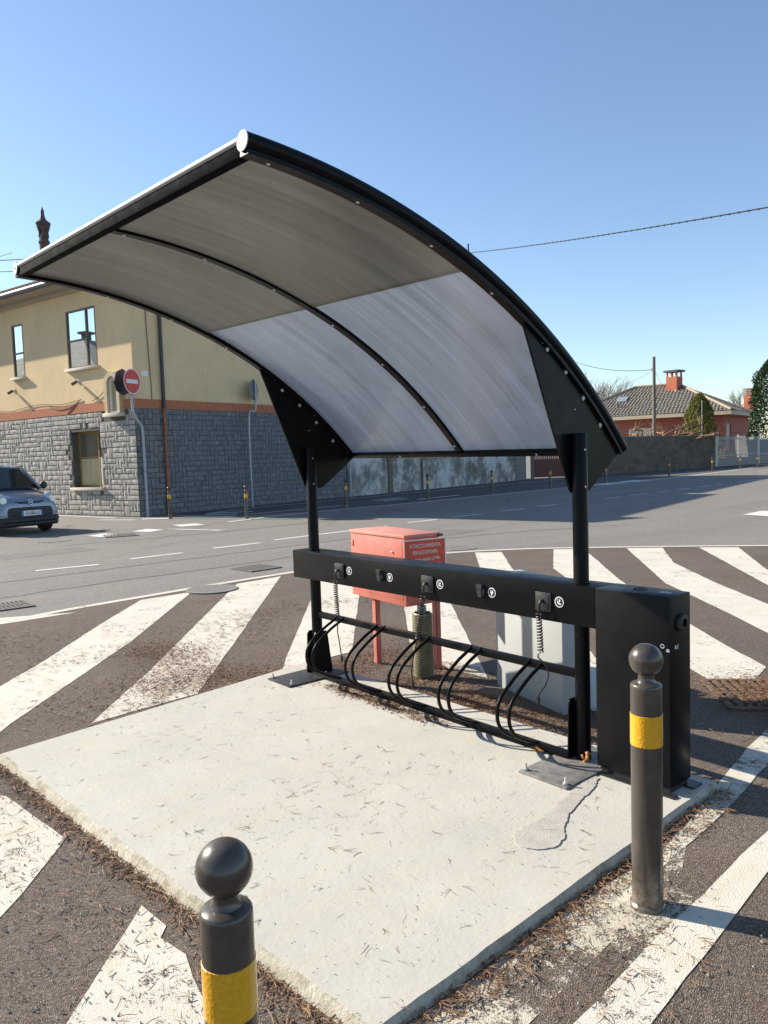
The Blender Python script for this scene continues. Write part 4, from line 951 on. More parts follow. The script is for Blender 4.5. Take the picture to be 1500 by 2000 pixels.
# ornate chimney
cb = V((-24.6, 6.15, 0)); co = MB()
co.lathe([(.17, 7.6), (.17, 9.55), (.20, 9.56), (.20, 9.62), (.165, 9.64), (.155, 9.80)], cb, 10)
ch = part(co, 'chimney', M_chimdark, ho, smooth=30, label='tall ornate dark chimney pot')
lan = MB()
for k in range(4):
    an = math.pi/4+k*math.pi/2+.4; d = V((math.cos(an), math.sin(an), 0))
    lan.tube([cb+d*.10+V((0, 0, 9.77)), cb+d*.105+V((0, 0, 9.94)), cb+d*.13+V((0, 0, 10.14))], [.085, .062, .10], 8)
part(lan, 'lantern', M_chimdark, ch); 
part(MB().lathe([(.17, 10.08), (.25, 10.20), (.262, 10.25), (.23, 10.29), (.11, 10.38), (.07, 10.50), (.055, 10.64), (.065, 10.66), (.04, 10.73), (.005, 10.84)], cb, 12), 'cap', M_chimdark, ch, smooth=40)
# cables on the wall, plate
part(MB().tube(smooth_path([WL(8, 3.66, .03), WL(7, 3.58, .03), WL(6, 3.66, .03), WL(5, 3.70, .03), WL(3.9, 3.62, .03), WL(2.9, 3.68, .03), WL(2.7, 3.72, .03)], 4), .012, 5).tube(smooth_path([WL(2.7, 3.72, .03), WL(3.1, 3.5, .04), WL(3.5, 3.3, .04)], 4), .012, 5).tube(smooth_path([WL(4.6, 3.62, .04), WL(4.0, 3.45, .04), WL(3.3, 3.5, .04), WL(2.75, 3.68, .04)], 4), .01, 5).tube(smooth_path([WL(2.1, 3.62, .03), WL(1.6, 3.78, .03), WL(1.25, 4.0, .03)], 4), .012, 5), 'wall_cable', simple('brown_cable', (.12, .07, .045), .8), ho)
part(MB().tube(smooth_path([WR(.62, 3.2, .02), WR(.62, 4.0, .02), WR(.58, 5.0, .02), WR(.55, 6.0, .02), WR(.55, 7.0, .02)], 3), .015, 5), 'wall_conduit', simple('rusty_conduit', (.24, .16, .09), .8), ho)
part(fbox(MB(), WR, .30, .52, 4.24, 4.40, .0, .015), 'house_plaque', M_white, ho)

# ---- no entry sign on its bent pole
sn_ = thing('traffic_sign', 'red no-entry sign with white bar on a bent pole at the house corner', 'traffic sign', (-17.73, 6.47, 0))
SC = V((-17.62, 6.11, 4.02)); nrm = V((.885, .47, 0)).normalized(); sd = V((-nrm.y, nrm.x, 0))
part(MB().tube(smooth_path([(-17.73, 6.47, 0), (-17.73, 6.46, 1.4), (-17.72, 6.44, 2.60), (-17.68, 6.30, 2.86), (-17.66, 6.20, 3.05), (-17.66, 6.15, 3.28), (-17.66, 6.14, 4.3)], 6), .042, 12), 'pole', M_galv, sn_, smooth=60)
dk = part(MB().disc(SC+nrm*.05, nrm, .36, 32, .008), 'sign_disc', M_signred, sn_)
part(MB().ring(SC+nrm*.058, nrm, .345, .368, 32, .003), 'white_rim', M_white, dk)
part(MB().obox(SC+nrm*.0585-sd*.25-V((0, 0, .058)), sd*.50, V((0, 0, .116)), nrm*.003), 'white_bar', M_white, dk)
part(MB().disc(SC-nrm*.30, nrm, .39, 8, .035).obox(SC-nrm*.30-V((0, 0, .05)), nrm*.30, sd*.03, V((0, 0, .03))), 'octagon_sign', simple('dark_sign_back', (.025, .032, .045), .5), sn_, smooth=0)
# second sign seen from behind
s2 = thing('traffic_sign', 'round grey sign seen from behind on a thin pole against the dark stone wall', 'traffic sign', tuple(WR(4.3, 0, .3)))
q = WR(4.35, 0, .30)
part(MB().tube(smooth_path([q, q+V((0, 0, 3.0)), q+V((-.05, .25, 3.25)), q+V((-.05, .33, 3.5)), q+V((-.05, .34, 4.35))], 5), .038, 10), 'pole', M_galv, s2, smooth=60)
n2 = V((-.80, -.6, 0)).normalized(); c2 = q+V((-.05, .34, 4.02))+n2*.05
part(MB().disc(c2, n2, .36, 28, .008), 'sign_disc', M_signback, s2); part(MB().box(c2.x-.02, c2.x+.04, c2.y-.02, c2.y+.02, c2.z+.12, c2.z+.16).box(c2.x-.02, c2.x+.04, c2.y-.02, c2.y+.02, c2.z-.16, c2.z-.12), 'bracket', M_galv, s2)
# pole against the joint of the two houses
pj = WR(9.95, 0, .15); dp = thing('downpipe', 'pale vertical pipe where the dark stone wall meets the peeling wall', 'pipe', tuple(pj))
part(MB().cyl(pj, pj+V((0, 0, 3.2)), .05, 10), 'pipe', M_galv, dp); part(MB().cyl(WR(10.0, 3.2, .15), WR(10.0, 6.8, .15), .045, 10), 'upper_pipe', M_darkpipe, dp)

# ================================================================== PEELING HOUSE
HW = 7.2; T2 = 26.2
ph = thing('peeling_house', 'long old house with peeling whitewash and two window grilles, in the shade', 'house', tuple(WR(10.3, 0, -.02)))
hol = [(13.45, 15.35, 1.75, 3.1), (15.6, 17.5, 1.75, 3.1)]
pw = wall(WR, 10.02, T2, 0, HW, hol, .25, -.02); bk = V((LD.x, LD.y, 0))*7
pw.quad(WR(T2, 0, -.02), WR(T2, HW, -.02), WR(T2, HW, -.02)+bk, WR(T2, 0, -.02)+bk); pw.quad(WR(10.02, 0, -.02)+bk, WR(T2, 0, -.02)+bk, WR(T2, HW, -.02)+bk, WR(10.02, HW, -.02)+bk)
part(pw, 'wall', M_weather, ph, smooth=0)
for (a, b, c, d) in hol:
    wo = part(fbox(fbox(fbox(fbox(MB(), WR, a, a+.07, c, d, -.22, -.14), WR, b-.07, b, c, d, -.22, -.14), WR, a+.07, b-.07, c, c+.07, -.22, -.14), WR, a+.07, b-.07, d-.07, d, -.22, -.14), 'window', M_winframe, ph, smooth=0)
    part(fbox(MB(), WR, a+.07, b-.07, c+.07, d-.07, -.19, -.18), 'pane', M_darkglass, wo, smooth=0)
    gr = MB(); 
    for k in range(11):
        s_ = a+.05+(b-a-.1)*k/10; gr.tube(smooth_path([WR(s_, c-.15, .05), WR(s_, c+.1, .16), WR(s_, c+.45, .06), WR(s_, d-.1, .05)], 4), .011, 5)
    for z in (c-.15, c+.2, d-.15): gr.tube([WR(a, z, .06), WR(b, z, .06)], .014, 5)
    for z in (c-.30, c-.22): gr.tube([WR(a, z, .10), WR(b, z, .10)], .012, 5)
    part(gr, 'window_grille', simple('white_iron', (.55, .55, .52), .6), ph)
part(fbox(MB(), WR, 12.75, 13.05, 0, HW-.1, -.02, .05), 'pilaster', simple('brown_pilaster', (.17, .13, .095), .9, var=.3), ph); part(MB().cyl(WR(15.35, 0, .06), WR(15.35, HW-.1, .06), .045, 8), 'downpipe', simple('brown_pipe', (.15, .10, .07), .7), ph)
part(fbox(MB(), WR, 24.9, T2-.02, 0, HW-.1, -.02, .03), 'corner_pier', simple('grey_pier', (.20, .20, .19), .95, var=.2), ph)
prf2 = MB(); u0, u1 = 10.6, T2+.25
prf2.add([WR(u0, HW-.02, .45), WR(u1, HW-.02, .45), WR(u1, HW+1.1, -3.5), WR(u0, HW+1.1, -3.5), WR(u1, HW-.02, -7.4), WR(u0, HW-.02, -7.4)], [(0, 1, 2, 3), (3, 2, 4, 5), (0, 3, 5), (1, 4, 2)])
prf2.add([WR(u0, HW-.14, .45), WR(u1, HW-.14, .45), WR(u1, HW-.14, -7.4), WR(u0, HW-.14, -7.4), WR(u0, HW-.02, .45), WR(u1, HW-.02, .45), WR(u1, HW-.02, -7.4), WR(u0, HW-.02, -7.4)], [(0, 1, 2, 3), (0, 1, 5, 4), (1, 2, 6, 5), (3, 0, 4, 7)])
part(prf2, 'roof', M_tile_red, ph, smooth=0)
mst = thing('mast', 'thin mast bracketed to the roof that carries the overhead cable', 'mast', tuple(WR(20.6, HW, -.3)))
mtop = V((-22.86, 26.38, 11.84))
part(MB().cyl((mtop.x, mtop.y, HW+.05), mtop+V((0, 0, .35)), .05, 8), 'mast_tube', M_iron, mst); part(MB().box(mtop.x-.12, mtop.x+.12, mtop.y-.03, mtop.y+.03, mtop.z-.35, mtop.z-.28).cyl(mtop-V((0, 0, .2)), mtop+V((.1, .03, -.1)), .05, 8), 'insulator', M_iron, mst)

# red gate and block wall
gt = thing('metal_gate', 'dark red metal gate between the peeling wall and the block wall', 'gate', (-23.0, 32.5, 0))
ga0, ga1 = WR(26.6, 0, .10), V((-22.9, 34.9, 0)); gd = (ga1-ga0).normalized(); gL = (ga1-ga0).length; gn_ = V((gd.y, -gd.x, 0))
part(MB().obox(ga0, gd*.14, gn_*.14, V((0, 0, 2.5))).obox(ga1-gd*.14, gd*.14, gn_*.14, V((0, 0, 2.5))), 'gate_post', M_iron, gt)
part(MB().obox(ga0+gd*.16+V((0, 0, .08)), gd*(gL-.32), gn_*.03, V((0, 0, 1.05))).obox(ga0+gd*.16+V((0, 0, 2.2)), gd*(gL-.32), gn_*.04, V((0, 0, .06))), 'gate_panel', M_gatered, gt)
sl = MB().obox((0, 0, 1.13), gd*.09, gn_*.02, V((0, 0, 1.06))).mesh('slat', M_gatered, (0, 0, 0), 0)
for k in range(int((gL-.4)/.13)):
    link('slat', sl, gt, ga0+gd*(.2+k*.13)-WORLD[gt.name])
bw = thing('block_wall', 'dark weathered block wall in the shade along the pavement before the far house', 'wall', (-23, 35, 0))
WALLP = [V((-22.7, 35.0, 0)), V((-22.9, 44.0, 0)), V((-23.4, 53.5, 0))]
wm = MB()
for a, b in zip(WALLP[:-1], WALLP[1:]):
    d = (b-a).normalized(); nn = V((d.y, -d.x, 0)); wm.obox(a, b-a, -nn*.2, V((0, 0, 2.30)))
part(wm, 'wall', M_block, bw, smooth=0)
blk = MB(); rb_ = random.Random(5)
for a, b in zip(WALLP[:-1], WALLP[1:]):
    d = (b-a).normalized(); nn = V((d.y, -d.x, 0)); L = (b-a).length
    for row in range(11):
        x = -.25 if row % 2 else 0.
        while x < L-.1:
            x0 = max(0, x+.008); x1 = min(L, x+.492)
            if x1 > x0+.05: blk.obox(a+d*x0+V((0, 0, .01+row*.205)), d*(x1-x0), nn*rb_.uniform(.006, .02), V((0, 0, .195)))
            x += .5
part(blk, 'block_courses', M_block, bw, kind='stuff', smooth=0)
cpg = MB()
for a, b in zip(WALLP[:-1], WALLP[1:]):
    d = (b-a).normalized(); nn = V((d.y, -d.x, 0)); cpg.obox(a+nn*.05+V((0, 0, 2.302)), b-a, -nn*.3, V((0, 0, .06)))
part(cpg, 'coping', M_mortarpale, bw, smooth=0)
# white pillar, railings
rail_a, rail_b = V((-23.4, 53.9, 0)), V((-23.7, 70.0, 0))
rd_ = (rail_b-rail_a).normalized(); rn = V((rd_.y, -rd_.x, 0))
pl_ = thing('gate_pillar', 'whitewashed pillar at the end of the block wall', 'pillar', tuple(rail_a)); part(MB().obox(rail_a-rd_*.35+rn*.02, rd_*.35, -rn*.35, V((0, 0, 2.35))), 'shaft', M_pillar, pl_); part(MB().obox(rail_a-rd_*.40+rn*.07+V((0, 0, 2.352)), rd_*.45, -rn*.45, V((0, 0, .08))), 'cap', M_pillar, pl_)
p2 = rail_a+rd_*7.2; pl2 = thing('gate_pillar', 'second whitewashed pillar in the middle of the pale railing', 'pillar', tuple(p2)); part(MB().obox(p2-rd_*.2+rn*.04, rd_*.4, -rn*.35, V((0, 0, 2.55))), 'shaft', M_pillar, pl2); part(MB().obox(p2-rd_*.25+rn*.09+V((0, 0, 2.552)), rd_*.5, -rn*.45, V((0, 0, .08))), 'cap', M_pillar, pl2)
rl = thing('railing', 'pale metal railing of thin bars on a low base beyond the block wall', 'railing', tuple(rail_a+rd_*.5))
part(MB().obox(rail_a, rd_*15, -rn*.2, V((0, 0, .62))), 'base_wall', simple('grey_base_wall', (.28, .28, .27), .9), rl)
part(MB().obox(rail_a-rn*.06+V((0, 0, 2.05)), rd_*15, -rn*.04, V((0, 0, .05))).obox(rail_a-rn*.06+V((0, 0, .80)), rd_*15, -rn*.04, V((0, 0, .05))), 'rail', M_railing, rl)
barm = MB().cyl((0, 0, .62), (0, 0, 2.3), .016, 6).mesh('bar', M_railing, (0, 0, 0), 0)
for k in range(110): link('bar', barm, rl, rail_a+rd_*(.15+k*.135)-rn*.08-WORLD[rl.name])
for k in (3.6, 11.2): part(MB().obox(rail_a+rd_*k-rn*.02, rd_*.09, -rn*.1, V((0, 0, 2.4))), 'railing_post', M_railing, rl)
gh = thing('garage', 'low grey-green garage behind the pale railing', 'garage', (-29, 66, 0)); part(MB().obox((-31.5, 61, 0), (4.5, 16, 0), (-6, 2, 0), (0, 0, 1.95)), 'wall', simple('green_grey_panel', (.13, .17, .17), .7), gh, smooth=0); part(MB().obox((-31.3, 60.6, 1.952), (4.6, 16.6, 0), (-6.4, 2.1, 0), (0, 0, .12)), 'roof', M_galv, gh, smooth=0)

# ================================================================== FAR RED HOUSE
fh = thing('red_house', 'low red house with grey tiled hip roof and brick chimneys behind the block wall', 'house', (-24, 56, 0))
HC = V((-25.2, 58.6)); hl, hd = 13.5, 9.5; EZ = 4.05
def WF(s, z, o=0.): p = HC+LD*s+NL*o; return V((p.x, p.y, z))
def WG(t, z, o=0.): p = HC+RD*t+NR*o; return V((p.x, p.y, z))
fw_ = [(1.6, 3.2, 1.2, 3.5), (5.6, 7.8, 1.0, 3.3), (9.6, 11.2, .6, 3.2), (12.0, 13.2, 1.2, 3.2)]
fm = wall(WF, 0, hl, 0, EZ, fw_, .2); gw = [(1.0, 2.6, 1.2, 3.4)]
fm2 = wall(WG, 0, hd, 0, EZ, gw, .2); fm.add(fm2.v, fm2.f); part(fm, 'wall', M_redwall, fh, smooth=0)
for (F, hs) in ((WF, fw_), (WG, gw)):
    for (a, b, c, d) in hs:
        so2 = MB()
        n = int((d-c)/.08)
        for k in range(n): fbox(so2, F, a, b, c+k*(d-c)/n+.006, c+(k+1)*(d-c)/n, -.16, -.10)
        part(so2, 'roller_shutter', M_shutter, fh, smooth=0)
EO = .75
def HP(a, b, z): p = HC+LD*a+RD*b; return V((p.x, p.y, z))
part(MB().obox(HP(-EO, -EO, EZ), V((LD.x, LD.y, 0))*(hl+2*EO), V((RD.x, RD.y, 0))*(hd+2*EO), V((0, 0, .30))), 'fascia', M_cream, fh, smooth=0)
RZ2 = EZ+.302; RH = 2.75
E4 = [HP(-EO, -EO, RZ2), HP(hl+EO, -EO, RZ2), HP(hl+EO, hd+EO, RZ2), HP(-EO, hd+EO, RZ2)]
R1, R2 = HP(4.9, hd/2, RZ2+RH), HP(hl-4.9, hd/2, RZ2+RH)
rf = part(MB().add([*E4, R1, R2], [(0, 1, 5, 4), (1, 2, 5), (2, 3, 4, 5), (3, 0, 4)]), 'roof', M_tile_grey, fh, smooth=0)
# tile courses as stepped strips with rolls
tr = MB()
def courses(A, B, Tp, Tq, n, roll):
    """A,B eave ends; Tp,Tq ridge ends"""
    nrm = (B-A).cross(Tp-A).normalized()
    if nrm.z < 0: nrm = -nrm
    for k in range(n):
        f0, f1 = k/n, (k+1)/n
        a, b = A.lerp(Tp, f0), B.lerp(Tq, f0); c, d = B.lerp(Tq, f1), A.lerp(Tp, f1)
        tr.add([a+nrm*.06, b+nrm*.06, c+nrm*.012, d+nrm*.012, a+nrm*.004, b+nrm*.004], [(0, 1, 2, 3), (4, 5, 1, 0)])
        m = int((b-a).length/roll)
        for j in range(m):
            p = a.lerp(b, (j+.5)/m); w = (b-a).normalized()*roll*.28; up = (d-a)-(b-a).normalized()*((d-a).dot((b-a).normalized()))
            tr.add([p-w+nrm*.055, p+nrm*.115, p+w+nrm*.055, p-w+up+nrm*.015, p+up+nrm*.075, p+w+up+nrm*.015], [(0, 1, 4, 3), (1, 2, 5, 4), (0, 2, 1)])
courses(E4[0], E4[1], R1, R2, 17, .30); courses(E4[3], E4[0], R1, R1, 17, .30)
part(tr, 'roof_tiles', M_tile_grey, rf, kind='stuff', smooth=0)
hip = MB().tube([E4[0]+V((0, 0, .08)), R1+V((0, 0, .10))], .12, 6); hip.tube([R1+V((0, 0, .10)), R2+V((0, 0, .10))], .12, 6); hip.tube([E4[1]+V((0, 0, .08)), R2+V((0, 0, .10))], .12, 6); part(hip, 'ridge_tiles', simple('pale_ridge_tile', (.34, .28, .2), .9), rf)
def chimney(c, w, z0, z1, cap):
    t = part(MB().box(c.x-w/2, c.x+w/2, c.y-w/2, c.y+w/2, z0, z1), 'chimney', M_chimbrick, fh)
    if cap:
        part(MB().box(c.x-w*.56, c.x+w*.56, c.y-w*.56, c.y+w*.56, z0-.1, z0+.35), 'flashing', M_cream, t)
        k = MB()
        for i in (-1, 0, 1):
            for j in (-1, 1): part(MB().box(c.x+i*w*.42-.06, c.x+i*w*.42+.06, c.y+j*w*.42-.06, c.y+j*w*.42+.06, z1, z1+.42), 'cap_leg', M_chimbrick, t)
        part(MB().box(c.x-w*.68, c.x+w*.68, c.y-w*.68, c.y+w*.68, z1+.42, z1+.58), 'cap_slab', simple('dark_cap_slab', (.10, .10, .10), .9), t)
    else:
        k = MB()
        for i in range(4): k.box(c.x-w*.55, c.x+w*.55, c.y-w*.55, c.y+w*.55, z1+i*.17+.05, z1+i*.17+.15)
        part(k, 'cap_slab', simple('chimney_cap_brown', (.3, .2, .12), .9), t)
chimney(HP(5.0, hd/2-.7, 0), 1.0, 6.2, 7.75, True)
chimney(HP(-.1, hd+.2, 0), .8, 4.3, 6.0, False)
part(MB().obox(HP(8.6, 1.9, RZ2+1.42), V((LD.x, LD.y, 0))*.9, V((RD.x*.8, RD.y*.8, .43)), V((0, 0, .06))), 'skylight', M_galv, rf, smooth=0)
part(MB().cyl(HP(9.0, .9, RZ2+.8), HP(9.0, .9, RZ2+1.35), .09, 8), 'roof_vent', M_iron, rf)

# ---- house across the street (only seen mirrored in the upper windows)
ah = thing('mirrored_house', 'house with a hipped roof and chimney, seen only mirrored in the upper windows', 'house', (-36, -13, 0))
part(MB().box(-41, -31, -20, -6, 0, 6.4), 'wall', M_plaster, ah, smooth=0)
part(MB().add([(-41.6, -20.6, 6.4), (-30.4, -20.6, 6.4), (-30.4, -5.4, 6.4), (-41.6, -5.4, 6.4), (-36, -15.5, 9.0), (-36, -10.5, 9.0)], [(0, 1, 4), (1, 2, 5, 4), (2, 3, 5), (3, 0, 4, 5), (0, 3, 2, 1)]), 'roof', M_tile_grey, ah, smooth=0)
part(MB().box(-36.7, -36.3, -11.5, -11.1, 8.2, 9.4).box(-36.85, -36.15, -11.65, -10.95, 9.42, 9.55), 'chimney', M_chimdark, ah, smooth=0)

# ================================================================== POLE, CABLES, ANTENNA
pt = V((-23.96, 45.93, 7.80))
up_ = thing('utility_pole', 'weathered wooden pole carrying cables in front of the red house roof', 'utility pole', (pt.x, pt.y, 0))
part(MB().tube([(pt.x, pt.y, 0), pt], [.14, .10], 10), 'pole', M_wood, up_, smooth=60); part(MB().box(pt.x-.16, pt.x+.04, pt.y-.05, pt.y+.05, pt.z-.95, pt.z-.75).cyl(pt+V((-.2, 0, -.85)), pt+V((.1, 0, -.85)), .03, 6), 'bracket', M_iron, up_)
def sag(a, b, s_, n=16): a, b = V(a), V(b); return [a.lerp(b, i/n)-V((0, 0, s_*4*(i/n)*(1-i/n))) for i in range(n+1)]
solo(MB().tube(sag(mtop-V((0, 0, .1)), (-.65, 14.2, 6.47), .12), .018, 5), 'overhead_cable', M_cable, 'twisted overhead cable running from the roof mast out of the photo over the road', 'cable')
wr = MB()
pth = sag(mtop-V((0, 0, .1)), (-.65, 14.2, 6.47), .12, 70)
for i in range(1, 70, 1): wr.tube([pth[i]+V((0, 0, .02)), pth[i]-V((0, 0, .025))], .022, 4)
part(wr, 'cable_tie', M_cable, bpy.data.objects['overhead_cable'], kind='stuff')
solo(MB().tube(sag(pt-V((0, 0, .85)), (-36, 54, 9.2), .35), .022, 5), 'pole_cable', M_cable, 'dark cable running from the wooden pole to behind the shelter roof', 'cable')
solo(MB().tube(sag(pt-V((0, 0, .9)), (-34, 52, 6.9), .6), .010, 4), 'pole_cable', M_cable, 'thin pale cable drooping from the wooden pole past the bare tree', 'cable')
solo(MB().tube(sag(pt-V((0, 0, .8)), HP(6.2, hd/2, RZ2+RH), .1), .012, 4), 'pole_cable', M_cable, 'short cable from the wooden pole down to the red house ridge', 'cable')
an = thing('roof_antenna', 'thin roof aerial above the ochre house at the left edge of the photo', 'aerial', (-25.4, 5.2, 8))
am = MB().tube([(-26.3, 4.3, 7.8), (-26.3, 4.3, 9.2)], .02, 6); part(am, 'mast', M_iron, an)
part(MB().tube([(-26.2, 4.2, 8.98), (-24.55, 5.45, 8.90)], .016, 5).tube([(-26.4, 4.1, 8.62), (-24.95, 5.15, 8.52)], .014, 5).tube([(-25.3, 4.6, 8.95), (-24.75, 5.1, 9.12)], .01, 5), 'aerial_arm', M_iron, an)

# ================================================================== PLANTS
def thuja(x, y, h, r, label, tilt=0):
    t = thing('conifer_tree', label, 'conifer', (x, y, 0)); rr = random.Random(11)
    part(MB().tube([(x, y, 0), (x, y, h*.8)], [.12, .03], 6), 'trunk', M_bark, t)
    mb = MB()
    for _ in range(5200):
        z = h*(.06+.94*rr.random()**.85); f = z/h
        rad = r*(1-f**2.1)**.75*(.92+.12*math.sin(f*9))+.06; an = rr.uniform(0, 6.283)
        rad *= (.82+.22*noise.noise(V((math.cos(an)*2, math.sin(an)*2, z*1.3)))+.10*rr.random())
        p = V((x+math.cos(an)*rad, y+math.sin(an)*rad, z)); out = V((math.cos(an), math.sin(an), 0)); sdv = V((-out.y, out.x, 0))
        upv = (V((0, 0, 1))+out*rr.uniform(-.1, .5)+sdv*rr.uniform(-.4, .4)).normalized(); w = rr.uniform(.04, .085); l = rr.uniform(.12, .30)
        b = (sdv*math.cos(an*7+z)+out*.6*rr.uniform(-1, 1)).normalized()
        mb.add([p-b*w*.5, p+b*w*.5, p+b*w*.8+upv*l*.55, p+upv*l, p-b*w*.8+upv*l*.5], [(0, 1, 2, 3, 4)])
    part(mb, 'crown', M_thuja, t, smooth=0, recalc=False); return t
thuja(-25.35, 54.9, 5.5, 1.85, 'rounded yellow-green conifer standing behind the block wall before the red house')
def broad(x, y, h, r, label):
    t = thing('magnolia_tree', label, 'tree', (x, y, 0)); rr = random.Random(21)
    part(MB().tube([(x, y, 0), (x+.05, y, h*.5), (x, y, h*.9)], [.16, .10, .03], 8), 'trunk', M_bark, t)
    mb = MB()
    for _ in range(10500):
        f = rr.random()**.9; z = h*(.27+.73*f); an = rr.uniform(0, 6.283)
        rad = r*math.sqrt(max(0, 1-((f-.25)/.78)**2))*(.62+.42*rr.random()**.5+.22*noise.noise(V((math.cos(an)*1.7, math.sin(an)*1.7, z*1.1))))
        p = V((x+math.cos(an)*rad, y+math.sin(an)*rad, z)); d = V((math.cos(an)+rr.uniform(-.9, .9), math.sin(an)+rr.uniform(-.9, .9), rr.uniform(-.5, .8))).normalized()
        sdv = d.cross(V((rr.uniform(-1, 1), rr.uniform(-1, 1), 1))).normalized(); l = rr.uniform(.16, .28); w = l*.27
        mb.add([p, p+d*l*.45+sdv*w, p+d*l, p+d*l*.45-sdv*w], [(0, 1, 2, 3)])
    part(mb, 'crown', M_magnolia, t, smooth=0, recalc=False)
broad(-19.55, 56.1, 8.0, 2.25, 'dark glossy evergreen tree cut by the right edge of the photo')
def bare(x, y, h, label, seed, mat=M_bark, spread=.5):
    t = thing('bare_tree', label, 'tree', (x, y, 0)); rr = random.Random(seed); tr_, cr_ = MB(), MB()
    tr_.tube([(x, y, 0), (x, y, h*.28)], [.2, .15], 8)
    def grow(p, d, l, rad, lev):
        q = p+d*l; m = p.lerp(q, .5)+V((rr.uniform(-1, 1), rr.uniform(-1, 1), 0))*l*.06
        cr_.tube([p, m, q], [rad, rad*.85, rad*.65], 4 if lev > 1 else 6, False)
        if lev == 0: return
        for _ in range(4 if lev > 2 else 3):
            nd = (d+V((rr.uniform(-1, 1), rr.uniform(-1, 1), rr.uniform(-.25, .7)))*spread).normalized()
            grow(p.lerp(q, rr.uniform(.55, 1)), nd, l*rr.uniform(.6, .85), rad*.55, lev-1)
    for _ in range(4): grow(V((x, y, h*.27)), V((rr.uniform(-.5, .5), rr.uniform(-.5, .5), 1)).normalized(), h*.27, .09, 4)
    part(tr_, 'trunk', mat, t); part(cr_, 'crown', mat, t, smooth=0)
bare(-39.5, 60.5, 9.3, 'bare twiggy tree behind the left end of the red house roof', 2)
bare(-42.5, 66.0, 9.2, 'second bare tree, lower and farther, just left of the red house roof', 9)
bare(-36.5, 88.0, 9.0, 'faint bare treetop rising behind the right slope of the red house roof', 14)
for (px, py, hh, sd_, lb) in ((-24.9, 46.6, 5.6, 4, 'tangled bare shrub with pruned brown limbs just right of the wooden pole'), (-25.0, 49.4, 5.2, 6, 'knobbly pollarded shrub between the wooden pole and the conifer')):
    t = thing('pollarded_shrub', lb, 'shrub', (px, py, 0)); rr = random.Random(sd_); tb = MB(); kb_ = MB()
    for k in range(9):
        an = rr.uniform(0, 6.28); p = V((px, py, .5)); pts = [p]
        d = V((math.cos(an)*.45, math.sin(an)*.45, 1))
        for i in range(5): p = p+d*rr.uniform(.35, .6)*hh/3.4+V((rr.uniform(-.12, .12), rr.uniform(-.12, .12), 0)); pts.append(p); d = d+V((rr.uniform(-.5, .5), rr.uniform(-.5, .5), -.22))
        tb.tube(pts, [.09, .085, .075, .07, .065, .06], 6); kb_.ball(pts[-1], .13, 6)
        for _ in range(6): 
            e_ = pts[-1]+V((rr.uniform(-.6, .6), rr.uniform(-.6, .6), rr.uniform(0, .7))); tb.tube([pts[-1], e_], [.025, .012], 4)
    part(tb, 'limb', M_bark_red, t); part(kb_, 'knob', M_bark_red, t)
part(MB().cyl((-23.95, 52.6, 0), (-23.95, 52.6, 5.0), .028, 6), 'pole', M_galv, thing('garden_pole', 'thin grey pole standing in front of the conifer', 'pole', (-23.95, 52.6, 0)))

